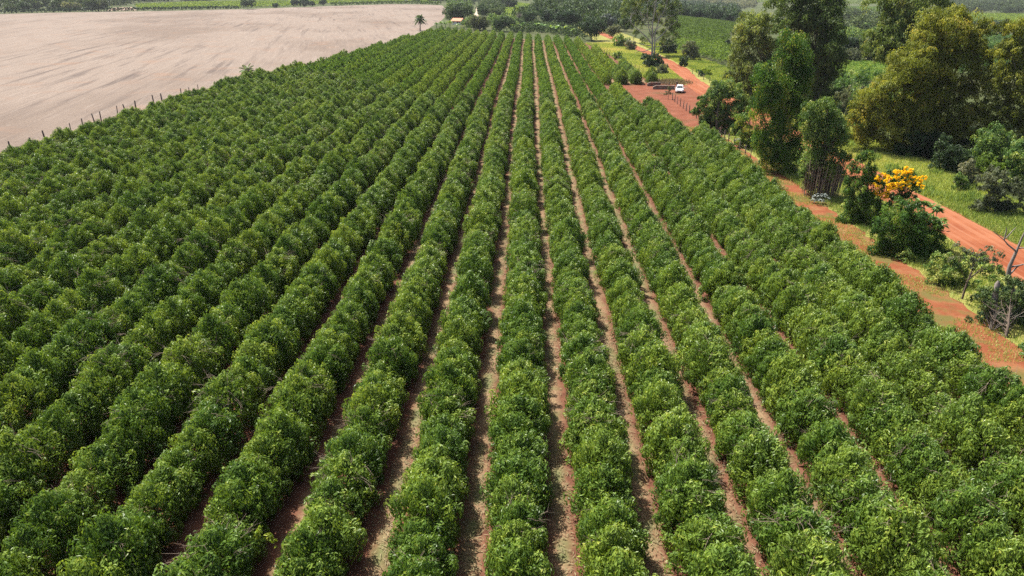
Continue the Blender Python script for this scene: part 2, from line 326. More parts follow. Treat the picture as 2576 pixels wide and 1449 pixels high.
for k in range(-17, 9):
    x = X0+ROW*k-(.25 if k == 6 else .7 if k >= 7 else 0)
    segs = [(12, row_end(x))]
    if k == 5: segs = [(12, 160), (172, 292)]
    if k == 6: segs = [(12, 131), (173, 254)]
    if k == 7: segs = [(12, 106), (174, 203)]
    if k == 8: segs = [(175, 178)]
    if k == 8: lab = 'short stub of coffee hedgerow with a single rounded end beside the farm yard'
    elif k == 7: lab = 'coffee hedgerow running along the edge of the red dirt field track'
    elif k == -17: lab = 'outermost coffee hedgerow beside the stubble field and its old fence posts'
    elif k >= -5: lab = f'green coffee hedgerow, {ORD[7-k]} one counted from the red field track'
    else: lab = f'green coffee hedgerow, {ORD[k+17]} one counted from the stubble field fence'
    root = None; cnt = 0; far_v, far_t = [], []
    for (a0, a1) in segs:
        y = a0
        while y < a1:
            y += 1.2*R.uniform(.68, 1.38)
            jx = x+R.normal(0, .10)+.18*math.sin(y/23+k*.7)
            px, py, dd = proj([jx, y, 1.5])
            if dd < 5 or px < -190 or px > 2770 or py > 1720: continue
            if root is None: root = thing('coffee_hedgerow', lab, 'coffee hedge', (x, y, 0), group='parallel coffee hedgerows of the plantation')
            sc = R.uniform(.86, 1.13); sz = sc*R.uniform(.84, 1.10); rz = R.random()*6.28
            if R.random() < .03: sc *= .7; sz *= .66
            if cnt < 100:
                o = bpy.data.objects.new('coffee_bush', BUSH[int(R.integers(10))]); C.objects.link(o); o.parent = root
                o.location = (jx-x, y-root.location.y, 0); o.rotation_euler = (R.normal(0, .04), R.normal(0, .04), rz); o.scale = (sc, sc*1.04, sz); cnt += 1
            else:
                V, T = (LOD1 if y < 185 else LOD2)[int(R.integers(6))]
                c_, s_ = math.cos(rz), math.sin(rz)
                W = V @ np.array([[c_*sc, s_*sc, 0], [-s_*sc, c_*sc, 0], [0, 0, sz]])+np.array([jx-x, y-root.location.y, 0])
                far_v.append(W); far_t.append(T+R.normal(0, .07))
    if far_v:
        a = Acc(); V = np.concatenate(far_v); a.add(V, np.arange(len(V)).reshape(-1, 4), 0, np.concatenate(far_t))
        tag(a.build('distant_bushes', ['coffee_far'], root), kind='stuff')
print('coffee done')

# ------------------------------------------------------------------ crowns and trees
def crown(acc, blobs, s, lai=1.0, droop=.3, mat=0, tone=(.15, .75), puff=.42, asp=.5, seed=0, flat=1.0, curtain=0):
    """leaf clumps: small domes of leaves standing on the surface of each limb's share of the crown"""
    rng = np.random.default_rng(seed)
    for (c, r) in blobs:
        c = np.asarray(c, float); r3 = np.array([r, r, r*flat])
        n = int(lai*4*math.pi*r*r/(s*s*asp*.5)*.55)+6
        npf = max(6, int(9*min(r, 2.6)))
        d = unit(rng.normal(0, 1, (npf*4, 3))); d = d[rng.random(len(d)) < .30+.70*np.clip(d[:, 2]+.45, 0, 1)][:npf]; npf = len(d)
        pc = c+d*r3*rng.uniform(.55, 1.0, (npf, 1)); pr = r*puff*rng.uniform(.55, 1.15, npf)*(1 if r < 2.2 else .8)
        pax = unit(d*.7+np.array([0, 0, .8])+rng.normal(0, .15, (npf, 3)))
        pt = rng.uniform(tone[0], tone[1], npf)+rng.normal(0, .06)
        i = rng.integers(0, npf, n); th = np.arccos(1-rng.random(n)*1.1); fi = rng.random(n)*6.28
        e1 = unit(np.cross(pax, [.31, .2, .93])); e2 = np.cross(pax, e1)
        tg = e1[i]*np.cos(fi)[:, None]+e2[i]*np.sin(fi)[:, None]; nr = pax[i]*np.cos(th)[:, None]+tg*np.sin(th)[:, None]
        P = pc[i]+nr*(pr[i]*np.where(rng.random(n) < .25, rng.uniform(.1, .8, n), rng.uniform(.8, 1.18, n)))[:, None]
        P[:, 2] -= pr[i]*.35*th*rng.random(n)
        if curtain: P[:, 2] -= rng.random(n)**2*curtain
        D = unit(tg*np.cos(th*.8)[:, None]-pax[i]*np.sin(th*.8)[:, None]+np.array([0, 0, -droop])+rng.normal(0, .38, (n, 3)))
        N = unit(nr+np.array([0, 0, .35])+rng.normal(0, .28, (n, 3)))
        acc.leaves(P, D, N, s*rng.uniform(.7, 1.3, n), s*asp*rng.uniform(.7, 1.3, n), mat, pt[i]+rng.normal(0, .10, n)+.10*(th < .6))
    return acc
def limbs(acc, base, blobs, r0, seed=0, frac=.75, hub=.35, mat=0, sides=7):
    rng = np.random.default_rng(seed+5); top = max(b[0][2] for b in blobs); base = np.asarray(base, float)
    cen = np.mean([b[0] for b in blobs], 0); H = top-base[2]
    line = [base+[0, 0, -.2], base+[0, 0, .3*H*hub/.35]+(cen-base)*[.12, .12, 0], base+[0, 0, .62*H]+(cen-base)*[.5, .5, 0], base+[0, 0, .9*H]+(cen-base)*[.8, .8, 0]]
    acc.tube(line, [r0, r0*.75, r0*.42, r0*.12], sides, mat)
    P = np.array(line)
    for (c, r) in blobs:
        if rng.random() > frac: continue
        c = np.asarray(c, float); zz = base[2]+(c[2]-base[2])*rng.uniform(.35, .7)
        q = np.array([np.interp(zz, P[:, 2], P[:, 0]), np.interp(zz, P[:, 2], P[:, 1]), zz])
        mid = q*.45+c*.55+[0, 0, -.06*np.linalg.norm(c-q)]+rng.normal(0, .15, 3)
        acc.tube([q, mid, c+[0, 0, r*.3]], [r0*.38, r0*.22, r0*.06], 5, mat)
    return acc
def pxblobs(Y, items, depth=1.0, seed=0, fill=1, k=1.0):
    rng = np.random.default_rng(seed+31); out = []
    for it in items:
        px, py, rp = it[:3]; dy = it[3] if len(it) > 3 else 0
        p, t = atY(px, py, Y+dy); r = rp*k*rng.uniform(.85, 1.15)*t*math.hypot(1, .3)/F; out.append((p, r))
        for _ in range(fill):
            q = p+np.array([rng.normal(0, .35)*r, rng.uniform(-1.5, 1.5)*r*depth, rng.normal(-.15, .3)*r]); out.append((q, r*rng.uniform(.75, 1)))
    return out
def autoblobs(base, H, W, z0, n, seed, top=.55):
    rng = np.random.default_rng(seed+77); out = []
    for i in range(n):
        u = unit(rng.normal(0, 1, 3)); q = rng.random()**.4
        zc = (H+z0)/2; hz = (H-z0)/2
        r = W*.5*rng.uniform(.30, .46)
        e = np.array([u[0]*(W*.6-r), u[1]*(W*.6-r), u[2]*max(hz-r*.7, .3)])*q
        if e[2] > 0: e[:2] *= 1-.35*e[2]/max(hz, .1)
        out.append((np.asarray(base)+[e[0], e[1], zc+e[2]], r))
    return out
def hgt(X, Y, z, py):
    lo, hi = 0., 60.
    for _ in range(40):
        m = (lo+hi)/2; lo, hi = (m, hi) if proj([X, Y, z+m])[1] > py else (lo, m)
    return lo
def leafsize(Y): return float(np.clip(1.75*Y/710, .15, 2.2))
def tree(name, label, cat, base, blobs, mat, trunk_r=.3, bark='bark', lai=1.0, droop=.3, seed=0, s=None, group=None, tone=(.15, .75), hub=.35, frac=.75, asp=.5, puff=.5, part='crown', flat=1.0, curtain=0):
    base = np.asarray(base, float); s = s or leafsize(np.hypot(base[0], base[1]))
    if cat == 'shrub':
        blobs = list(blobs)+[(np.array([c_[0]+(c_[0]-base[0])*.05, c_[1], base[2]+min(r_*.55, (c_[2]-base[2])*.4)]), r_*.85) for c_, r_ in blobs[::2]]
    root = thing(name, label, cat, base, group=group)
    loc = [(np.asarray(c)-base, r) for c, r in blobs]
    crown(Acc(), loc, s, lai, droop, 0, tone, puff, asp, seed, flat, curtain).build(part, [mat], root)
    if trunk_r: limbs(Acc(), (0, 0, 0), loc, trunk_r, seed, frac, hub).build('trunk', [bark], root)
    return root

# --- the tall trees right of the road
b = gp(1962, 262)
tree('eucalyptus_tree', 'broad olive-green eucalyptus with sloping crown right of the road bend, behind the vine-covered trunk', 'tree', b,
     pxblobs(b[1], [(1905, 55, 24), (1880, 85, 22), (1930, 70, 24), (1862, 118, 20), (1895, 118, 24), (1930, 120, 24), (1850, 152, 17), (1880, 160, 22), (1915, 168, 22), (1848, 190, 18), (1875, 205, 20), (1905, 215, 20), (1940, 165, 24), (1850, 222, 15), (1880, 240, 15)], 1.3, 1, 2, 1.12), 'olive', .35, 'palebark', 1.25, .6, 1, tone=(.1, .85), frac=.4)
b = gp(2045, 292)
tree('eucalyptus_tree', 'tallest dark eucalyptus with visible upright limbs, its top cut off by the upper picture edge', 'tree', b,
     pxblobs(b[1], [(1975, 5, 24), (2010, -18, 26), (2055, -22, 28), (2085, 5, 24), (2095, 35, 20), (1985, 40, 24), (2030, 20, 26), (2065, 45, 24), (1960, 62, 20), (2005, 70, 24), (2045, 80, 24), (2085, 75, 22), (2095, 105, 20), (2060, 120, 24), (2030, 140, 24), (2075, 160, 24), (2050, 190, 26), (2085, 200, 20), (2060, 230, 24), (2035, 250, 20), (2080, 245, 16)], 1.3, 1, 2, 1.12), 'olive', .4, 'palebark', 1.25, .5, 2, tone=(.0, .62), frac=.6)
b = gp(2333, 380)
tree('acacia_tree', 'broad yellow-green tree with rusty seed pods above the sunny grass verge', 'tree', b,
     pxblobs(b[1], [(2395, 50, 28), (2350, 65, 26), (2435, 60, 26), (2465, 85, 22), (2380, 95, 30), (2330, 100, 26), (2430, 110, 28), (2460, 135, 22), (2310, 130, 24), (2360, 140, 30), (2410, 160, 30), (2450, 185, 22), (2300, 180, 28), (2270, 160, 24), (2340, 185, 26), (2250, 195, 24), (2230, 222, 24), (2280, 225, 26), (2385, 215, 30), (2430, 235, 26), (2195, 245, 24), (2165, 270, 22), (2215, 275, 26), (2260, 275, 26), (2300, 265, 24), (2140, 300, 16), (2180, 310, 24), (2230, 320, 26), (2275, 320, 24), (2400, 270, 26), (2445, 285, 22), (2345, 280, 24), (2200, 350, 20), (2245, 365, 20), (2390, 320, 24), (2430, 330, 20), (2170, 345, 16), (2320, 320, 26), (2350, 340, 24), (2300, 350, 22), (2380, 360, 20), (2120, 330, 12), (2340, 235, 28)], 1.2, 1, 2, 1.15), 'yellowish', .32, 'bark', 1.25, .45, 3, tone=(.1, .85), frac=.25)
b = gp(2300, 300)
tree('eucalyptus_tree', 'tall grey-green eucalyptus rising behind the yellow-green tree, reaching the upper edge', 'tree', b,
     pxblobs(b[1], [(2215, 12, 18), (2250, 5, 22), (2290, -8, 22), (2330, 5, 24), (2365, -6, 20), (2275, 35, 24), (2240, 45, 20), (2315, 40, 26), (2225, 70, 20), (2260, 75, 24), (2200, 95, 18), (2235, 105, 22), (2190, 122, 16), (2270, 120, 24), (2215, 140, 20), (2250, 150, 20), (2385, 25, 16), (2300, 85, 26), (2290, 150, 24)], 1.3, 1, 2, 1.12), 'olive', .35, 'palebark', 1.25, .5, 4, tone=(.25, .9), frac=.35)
b = gp(2590, 400)
tree('acacia_tree', 'yellow-olive tree cut by the right picture edge, with bare limbs showing', 'tree', b,
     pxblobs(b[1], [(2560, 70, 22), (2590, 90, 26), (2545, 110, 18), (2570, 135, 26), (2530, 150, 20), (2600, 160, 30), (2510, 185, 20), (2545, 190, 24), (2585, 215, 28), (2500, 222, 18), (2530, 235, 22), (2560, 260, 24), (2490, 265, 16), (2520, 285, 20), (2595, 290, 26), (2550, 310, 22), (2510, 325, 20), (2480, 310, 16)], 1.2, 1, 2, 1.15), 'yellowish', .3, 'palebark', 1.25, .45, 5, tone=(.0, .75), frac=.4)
b = gp(2150, 345)
tree('young_acacia_tree', 'slim sparse olive sapling with dry brown tips left of the broad yellow-green tree', 'tree', b,
     pxblobs(b[1], [(2140, 235, 14), (2165, 225, 12), (2120, 255, 14), (2150, 265, 14), (2135, 290, 13), (2160, 295, 12), (2115, 240, 10)], 1, 0), 'greygreen', .12, 'bark', .55, .3, 6, tone=(.2, .9))
# --- the strip between track and road
b = gp(1952, 424)
V1 = [(1990, 95, 20), (1975, 112, 20), (2002, 118, 22), (1985, 140, 24), (2008, 150, 24), (1968, 150, 20), (2000, 180, 26), (1975, 190, 22), (2018, 185, 18), (1990, 220, 26), (2012, 230, 22), (1985, 260, 26), (2010, 270, 24), (1995, 300, 28), (2005, 335, 26), (1995, 370, 26), (1985, 400, 26), (2020, 212, 14)]
V0 = [(1932, 175, 17), (1920, 195, 20), (1945, 195, 18), (1952, 205, 14), (1930, 222, 24), (1955, 235, 18), (1915, 245, 20), (1940, 262, 26), (1912, 280, 20), (1935, 305, 28), (1960, 300, 22), (1915, 330, 20), (1945, 345, 30), (1925, 375, 24), (1955, 385, 28), (1930, 400, 20), (1965, 410, 22), (1905, 365, 12)]
tree('vine_covered_tree', 'tall twin-topped tree wholly wrapped in green climbing vines beside the field track', 'tree', b,
     pxblobs(b[1], V1, .9, 8, 1)+pxblobs(b[1]-2.0, V0, .8, 9, 1), 'vine', .4, 'bark', 1.15, .75, 7, tone=(.05, .95), part='vine_foliage', flat=1.15, curtain=.5, puff=.72)
b = gp(1800, 336)
tree('leafy_tree', 'wide glossy-leaved tree clump between the farm yard and the tall vine-wrapped tree', 'tree', b,
     pxblobs(b[1]+2, [(1815, 225, 16), (1840, 222, 18), (1790, 240, 16), (1765, 255, 14), (1825, 250, 22), (1855, 248, 20), (1780, 275, 18), (1755, 270, 12), (1800, 290, 24), (1840, 285, 26), (1870, 270, 16), (1770, 300, 14), (1785, 315, 18), (1820, 318, 22), (1850, 320, 20), (1750, 285, 10)], 1.2, 11, 1), 'bushleaf', .25, 'bark', 2.2, .35, 8, tone=(.1, .85), frac=.3)
b = gp(1883, 372)
tree('leafy_shrub', 'bright-topped shrub leaning against the left side of the vine-wrapped tree', 'shrub', b,
     pxblobs(b[1], [(1882, 280, 12), (1868, 300, 14), (1890, 300, 14), (1862, 318, 12), (1880, 325, 16), (1895, 345, 14), (1872, 340, 10), (1890, 365, 10)], 1, 13, 1), 'vine', .15, 'bark', 1.1, .4, 9, tone=(.25, .95))
b = gp(2060, 492)
tree('vine_covered_tree', 'shorter vine-draped tree with brown dry vines hanging round its narrow base', 'tree', b,
     pxblobs(b[1], [(2065, 262, 16), (2040, 272, 18), (2085, 275, 16), (2030, 292, 18), (2060, 298, 24), (2095, 298, 20), (2028, 318, 16), (2110, 315, 18), (2050, 325, 24), (2085, 330, 26), (2120, 340, 20), (2045, 350, 18), (2075, 360, 26), (2110, 370, 24), (2060, 390, 22), (2095, 395, 24), (2125, 395, 14), (2045, 410, 14), (2075, 420, 20), (2105, 425, 16), (2020, 405, 10), (2018, 440, 14), (2035, 455, 14)], 1.1, 15, 1), 'bushleaf', .35, 'bark', 1.15, .5, 10, tone=(.05, .95), part='vine_foliage', curtain=.3, puff=.68)
rt = bpy.data.objects['vine_covered_tree.001']
a = Acc(); rng = np.random.default_rng(3)
for _ in range(150):
    an = rng.random()*6.28; rr = rng.uniform(.6, 2.1); x_, y_ = rr*math.cos(an), rr*math.sin(an)*.9; z1 = rng.uniform(2.0, 4.6)
    a.tube([[x_*1.15, y_*1.15, z1], [x_*1.05, y_, z1*.5], [x_, y_, rng.uniform(-.05, .6)]], [.05, .045, .03], 4, 0)
a.build('hanging_vines', ['twig'], rt)
b = gp(2170, 560)
tree('vine_covered_shrub', 'dark vine-smothered shrub directly left of the yellow-flowered bush', 'shrub', b,
     pxblobs(b[1], [(2165, 400, 14), (2185, 395, 14), (2145, 420, 14), (2175, 425, 18), (2200, 425, 12), (2150, 455, 18), (2180, 460, 20), (2135, 485, 14), (2165, 495, 22), (2195, 500, 20), (2145, 525, 18), (2180, 530, 18), (2210, 530, 14), (2155, 545, 12)], 1.1, 17, 1), 'vine', .2, 'bark', 1.25, .5, 11, tone=(.0, .65), curtain=.4)
b = gp(2258, 560)
fl = pxblobs(b[1], [(2215, 455, 13), (2240, 445, 14), (2265, 440, 15), (2290, 440, 12), (2305, 455, 12), (2225, 475, 14), (2255, 470, 18), (2285, 470, 16), (2310, 475, 11), (2240, 495, 14), (2270, 500, 16), (2295, 495, 12), (2255, 525, 14), (2235, 520, 12)], .9, 19, 1)
rt = tree('flowering_shrub', 'shrub covered in bright yellow blossom between the field track and the road', 'shrub', b, fl, 'bushleaf', .12, 'bark', 1.1, .35, 12, tone=(.0, .5))
rng = np.random.default_rng(4); a = Acc()
for (px_, py_) in [(2205, 447), (2222, 440), (2232, 446), (2228, 455), (2243, 450), (2256, 435), (2262, 442), (2272, 437), (2281, 428), (2286, 436), (2293, 431), (2277, 446), (2250, 446), (2290, 445), (2300, 449), (2313, 449), (2322, 448), (2303, 458), (2312, 464), (2319, 470), (2298, 468), (2283, 461), (2286, 470), (2268, 458), (2256, 464), (2245, 463), (2236, 470), (2215, 468), (2200, 467), (2205, 480), (2203, 488), (2219, 493), (2232, 481), (2243, 478), (2259, 474), (2267, 473), (2316, 455), (2230, 497), (2248, 470), (2228, 486), (2262, 450), (2212, 452)]:
    p, t = atY(px_, py_, b[1]-1.0+rng.normal(0, .3)); p = p-b
    crown(a, [(p, rng.uniform(.16, .30))], .16, 1.6, .0, 0, (.2, .9), .5, .8, int(rng.integers(1e6)))
a.build('blossoms', ['flower'], rt)
b = gp(2290, 640)
tree('vine_covered_mound', 'low rounded mound of dark vines below the yellow-flowered bush, beside the road', 'shrub', b,
     pxblobs(b[1], [(2270, 520, 18), (2295, 530, 20), (2245, 535, 18), (2320, 548, 16), (2225, 560, 18), (2260, 560, 24), (2300, 565, 26), (2340, 575, 18), (2210, 585, 16), (2240, 595, 24), (2285, 600, 30), (2330, 605, 26), (2362, 600, 16), (2225, 620, 16), (2260, 635, 24), (2310, 640, 28), (2355, 635, 22), (2375, 640, 14), (2340, 660, 18), (2285, 660, 18)], 1.2, 21, 1), 'vine', .15, 'bark', 1.3, .55, 13, tone=(.0, .8), curtain=.2, puff=.65)
b = gp(2345, 630)
def rosettes(root, base, spots, Y, mat, part='leaf_rosettes', rad=.55, n=9, stem=True, twist=0):
    a = Acc(); rng = np.random.default_rng(len(spots)+twist)
    for px_, py_ in spots:
        p, t = atY(px_, py_, Y+rng.normal(0, .4)); p = p-base
        k = n*3; an = rng.random(k)*6.28; el = rng.uniform(-.5, .35, k)
        D = np.stack([np.cos(an)*np.cos(el), np.sin(an)*np.cos(el), np.sin(el)], 1)
        a.leaves(p+D*rad*.5, D, np.tile([0, 0, 1.], (k, 1))+rng.normal(0, .2, (k, 3)), rad*rng.uniform(.6, 1, k), rad*.32, 0, rng.uniform(.2, .9, k))
        if stem: a.tube([[p[0]*.25, p[1]*.25, .0], [p[0]*.7, p[1]*.7, p[2]*.55], p], [.05, .04, .025], 5, 1)
    a.build(part, [mat, 'bark'], root)
rt = thing('umbrella_leaf_sapling', 'thin sapling with splayed leaf rosettes standing out against the red road', 'sapling', b)
rosettes(rt, b, [(2316, 506), (2325, 513), (2350, 518), (2358, 526), (2340, 545), (2352, 556), (2366, 553), (2310, 520), (2372, 566)], b[1], 'bushleaf', rad=.75)
b = gp(2065, 512)
rt = thing('silver_leaf_plant', 'small silvery-white leaved plant at the grassy edge of the red track', 'plant', b)
rosettes(rt, b, [(2052, 494), (2062, 488), (2073, 490), (2080, 497), (2058, 502), (2070, 503), (2048, 503)], b[1], 'silver', rad=.5, n=5, stem=False)
b = gp(1850, 368)
rt = thing('silver_leaf_plant', 'pale big-leaved weed beside a fence post under the glossy-leaved trees', 'plant', b)
rosettes(rt, b, [(1838, 360), (1850, 352), (1858, 350), (1865, 358), (1846, 363)], b[1], 'silver', rad=.5, n=5, stem=False, twist=3)
b = gp(2420, 752)
rt = tree('forked_sapling', 'slender forked sapling with loose leaves at the lower right edge of the track', 'sapling', b,
     pxblobs(b[1], [(2440, 640, 15), (2415, 625, 13), (2465, 650, 16), (2490, 660, 15), (2500, 630, 12), (2450, 665, 14), (2405, 650, 12), (2515, 645, 12), (2475, 632, 10)], 1, 23, 0), 'greygreen', .09, 'bark', .75, .3, 14, s=.2, tone=(.2, .9), frac=1)
b = gp(2385, 715)
tree('leafy_shrub', 'light green low shrub left of the forked sapling by the track', 'shrub', b,
     pxblobs(b[1], [(2370, 655, 14), (2395, 650, 15), (2360, 680, 15), (2390, 680, 20), (2415, 690, 16), (2375, 705, 14), (2350, 668, 10), (2425, 668, 12)], 1.1, 25, 1), 'bushleaf', .08, 'bark', 1.15, .3, 15, tone=(.35, .95))
b = gp(2530, 850)
tree('thorny_shrub', 'dark tangled thicket around the broken grey trunk at the right edge', 'shrub', b,
     pxblobs(b[1]+2.5, [(2545, 715, 22), (2515, 730, 18), (2575, 725, 22), (2490, 745, 18), (2530, 760, 24), (2570, 765, 26), (2475, 770, 14), (2505, 785, 18), (2545, 800, 26), (2585, 810, 26), (2520, 830, 18), (2560, 845, 22), (2455, 750, 12)], 1.2, 27, 1), 'dark', .1, 'bark', 1.15, .3, 16, tone=(.2, .95))
b = gp(2494, 808)
rt = thing('broken_trunk', 'leaning grey snapped-off tree trunk in front of the dark thicket', 'dead tree', b)
p, t = atY(2512, 706, b[1]); q, _ = atY(2500, 760, b[1])
Acc().tube([b-b-[0, 0, .2], q-b, p-b+[0, 0, -.25], p-b], [.24, .20, .17, .05], 8).build('trunk', ['palebark'], rt)
b = gp(2560, 790)
rt = thing('dead_tree', 'bare forking grey dead tree in front of the red road at the right edge', 'dead tree', b)
def pl(pts, rr, a, Y):
    P = [atY(*p_, Y)[0]-b for p_ in pts]; a.tube(P, rr, 6)
a = Acc()
P0 = [[0, 0, -.2]]+[atY(*p_, b[1])[0]-b for p_ in [(2548, 740), (2537, 690), (2540, 670), (2558, 630)]]
a.tube(P0, [.22, .2, .15, .13, .1], 7)
for pts, r in ([[(2558, 630), (2570, 600), (2585, 570)], .08], [[(2556, 632), (2535, 615), (2526, 604)], .07], [[(2526, 604), (2532, 580), (2532, 572)], .05], [[(2526, 604), (2508, 590), (2496, 580)], .035], [[(2530, 600), (2548, 580), (2556, 572)], .04], [[(2540, 672), (2562, 668), (2600, 660)], .08], [[(2541, 690), (2558, 672), (2572, 664)], .06], [[(2562, 625), (2590, 622), (2610, 615)], .05]):
    pl(pts, [r, r*.75, r*.4], a, b[1])
a.build('bare_branches', ['palebark'], rt)
b = gp(2494, 830)
rt = thing('dead_shrub', 'leafless spreading grey shrub at the foot of the broken trunk', 'dead shrub', b)
a = Acc(); rng = np.random.default_rng(9)
for _ in range(14):
    d = np.array([rng.normal(.4, .5), rng.normal(0, .4), rng.uniform(.7, 1.3)]); L_ = rng.uniform(1, 2.2)
    a.tube([[0, 0, -.1], d*L_*.5, d*L_], [.035, .022, .008], 4)
    for _ in range(3):
        q = d*L_*rng.uniform(.4, .9); e = d+rng.normal(0, .5, 3); a.tube([q, q+e*.25, q+e*.5], [.014, .01, .005], 3)
a.build('bare_branches', ['palebark'], rt)
# shrubs beyond the verge
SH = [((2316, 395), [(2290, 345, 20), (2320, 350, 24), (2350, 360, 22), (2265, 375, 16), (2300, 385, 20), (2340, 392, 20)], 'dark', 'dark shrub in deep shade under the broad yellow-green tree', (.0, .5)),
      ((2398, 432), [(2380, 365, 20), (2400, 390, 20), (2375, 400, 16), (2420, 400, 18), (2395, 415, 16)], 'dark', 'dark brownish shrub at the corner of the sunny grass verge', (.1, .7)),
      ((2490, 430), [(2470, 352, 20), (2500, 345, 22), (2530, 355, 22), (2480, 380, 24), (2515, 385, 24), (2455, 385, 16), (2540, 385, 18)], 'bushleaf', 'tall rounded grey-green shrub on the far side of the grass verge', (.3, .9)),
      ((2440, 472), [(2438, 415, 13), (2425, 430, 13), (2446, 436, 13), (2430, 450, 12), (2448, 455, 12)], 'greygreen', 'shrub topped with pale cream blossom beyond the grass verge', (.5, 1)),
      ((2484, 455), [(2475, 408, 12), (2495, 405, 13), (2510, 412, 12), (2485, 422, 13), (2505, 428, 12)], 'lime', 'bright green shrub next to the cream-blossomed one', (.0, .55)),
      ((2505, 535), [(2480, 455, 18), (2515, 450, 20), (2545, 460, 20), (2470, 478, 14), (2500, 485, 22), (2535, 490, 22), (2565, 490, 20), (2490, 510, 18), (2525, 520, 18)], 'greygreen', 'brownish-grey tangled shrub nearest the road on the far verge', (.0, .55)),
      ((2585, 470), [(2555, 375, 18), (2580, 370, 22), (2545, 400, 16), (2570, 405, 22), (2590, 430, 24), (2560, 435, 18)], 'bushleaf', 'fresh green shrub cut by the right picture edge above the verge', (.35, 1)),
      ((2420, 480), [(2412, 445, 11), (2400, 455, 10), (2425, 462, 11)], 'bushleaf', 'little round shrub in front of the cream-blossomed one', (.3, .8))]
for i, (bp, bl, mt, lab, tn) in enumerate(SH):
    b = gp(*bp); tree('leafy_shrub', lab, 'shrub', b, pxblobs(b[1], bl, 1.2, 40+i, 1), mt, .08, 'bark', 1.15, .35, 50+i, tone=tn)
# --- round the bare tree and the road bend
b = gp(1644, 143)
rt = thing('half_bare_tree', 'big half-bare tree with pale forking branches beside the dirt road', 'tree', b)
fo = pxblobs(b[1]+3, [(1700, 20, 14), (1705, 65, 11), (1585, 65, 10), (1600, 85, 9), (1700, 92, 10), (1620, 100, 8), (1685, 108, 9), (1610, -10, 18), (1580, 5, 14), (1632, 25, 14), (1590, 20, 15), (1575, 35, 12), (1600, 38, 12), (1615, 10, 16), (1640, -5, 18), (1665, 5, 18), (1680, 25, 15), (1660, 35, 15), (1690, 45, 13), (1625, 45, 13), (1650, 60, 14), (1680, 65, 13), (1612, 62, 10), (1670, 85, 13), (1645, 85, 11), (1692, 75, 9), (1620, -18, 16), (1655, -30, 18), (1690, -10, 13), (1665, 105, 9), (1565, 28, 8)], 1.1, 61, 0)
crown(Acc(), [(c-b, r) for c, r in fo], .45, 1.3, .7, 0, (.1, .85), .5, .5, 62).build('crown', ['olive'], rt)
a = Acc()
for pts, r in ([[(1640, 145), (1641, 120), (1642, 90), (1640, 60), (1648, 20), (1655, -20)], .36], [[(1645, 145), (1647, 115), (1648, 85), (1658, 50), (1672, 25), (1680, 0)], .28], [[(1640, 112), (1625, 92), (1605, 75), (1588, 58), (1585, 48), (1590, 36)], .24], [[(1641, 100), (1632, 70), (1628, 40), (1628, 5)], .2], [[(1646, 105), (1665, 88), (1682, 72), (1692, 62), (1706, 52)], .2], [[(1643, 80), (1632, 60), (1620, 50), (1610, 35)], .15], [[(1650, 75), (1668, 60), (1680, 45), (1695, 38)], .14], [[(1638, 115), (1615, 112), (1595, 105), (1578, 100)], .16], [[(1638, 122), (1620, 130), (1605, 128), (1598, 134)], .14], [[(1648, 118), (1672, 115), (1698, 113)], .1], [[(1629, 68), (1618, 55), (1612, 30)], .1], [[(1657, 52), (1650, 30), (1645, 5)], .12]):
    P = [atY(*p_, b[1]+R.normal(0, .0))[0]-b+np.array([0, R.normal(0, .7), 0])*(j > 1) for j, p_ in enumerate(pts)]; P[0][2] = max(P[0][2], -.3)
    a.tube(P, np.linspace(r, r*.3, len(P)), 6)
    for q in P[2:]:
        for _ in range(3):
            e = R.normal(0, 1, 3)*[1, 1, .8]+[0, 0, .6]; a.tube([q, q+e*.7, q+e*1.6+[0, 0, .2]], [r*.25, r*.16, .02], 4)
a.build('trunk', ['deadwood'], rt)
SM = [((1640, 171), [(1630, 150, 11), (1645, 148, 12), (1655, 158, 10), (1632, 162, 10), (1646, 164, 10)], 'dark', 'dark round shrub at the foot of the half-bare tree', (.1, .7)),
      ((1668, 187), [(1660, 172, 9), (1672, 170, 9), (1676, 180, 7), (1662, 181, 8)], 'greygreen', 'grey-green round shrub between the dark shrub and the white car', (.2, .9)),
      ((1682, 135), [(1672, 112, 11), (1688, 110, 12), (1695, 122, 10), (1676, 124, 10), (1686, 128, 9)], 'dark', 'dense dark shrub right of the half-bare tree, across the road', (.0, .6)),
      ((1740, 152), [(1738, 112, 9), (1728, 122, 9), (1748, 122, 9), (1738, 130, 11), (1724, 134, 8), (1750, 136, 8), (1738, 143, 9)], 'greygreen', 'small loose olive tree at the corner of the hillside coffee plot', (.1, .7)),
      ((1722, 167), [(1716, 150, 7), (1726, 150, 7), (1722, 158, 8)], 'dark', 'small dark bush on the right bank of the road', (.1, .7)),
      ((1776, 190), [(1768, 184, 6), (1778, 181, 7), (1786, 182, 6)], 'lime', 'small yellow-green bush on the grassy bank right of the road', (.4, 1)),
      ((1765, 192), [(1762, 184, 6), (1768, 187, 5)], 'bushleaf', 'little green bush beside the yellow-green one on the bank', (.2, .8)),
      ((1560, 118), [(1552, 100, 9), (1565, 96, 10), (1575, 106, 9), (1558, 110, 8)], 'bushleaf', 'green shrub on the bank between the coffee and the half-bare tree', (.3, .9)),
      ((1590, 128), [(1580, 112, 8), (1592, 112, 8), (1590, 121, 8)], 'greygreen', 'dry twiggy shrub left of the half-bare tree on the bank', (.2, .8)),
      ((1555, 150), [(1548, 140, 6), (1558, 138, 6), (1560, 146, 6)], 'bushleaf', 'low shrub on the grassy bank nearest the coffee hedges', (.4, 1)),
      ((2020, 402), [(2010, 372, 12), (2028, 375, 12), (2018, 388, 12), (2036, 390, 10)], 'bushleaf', 'low broad-leaved bush between the two vine-covered trees', (.3, .95))]
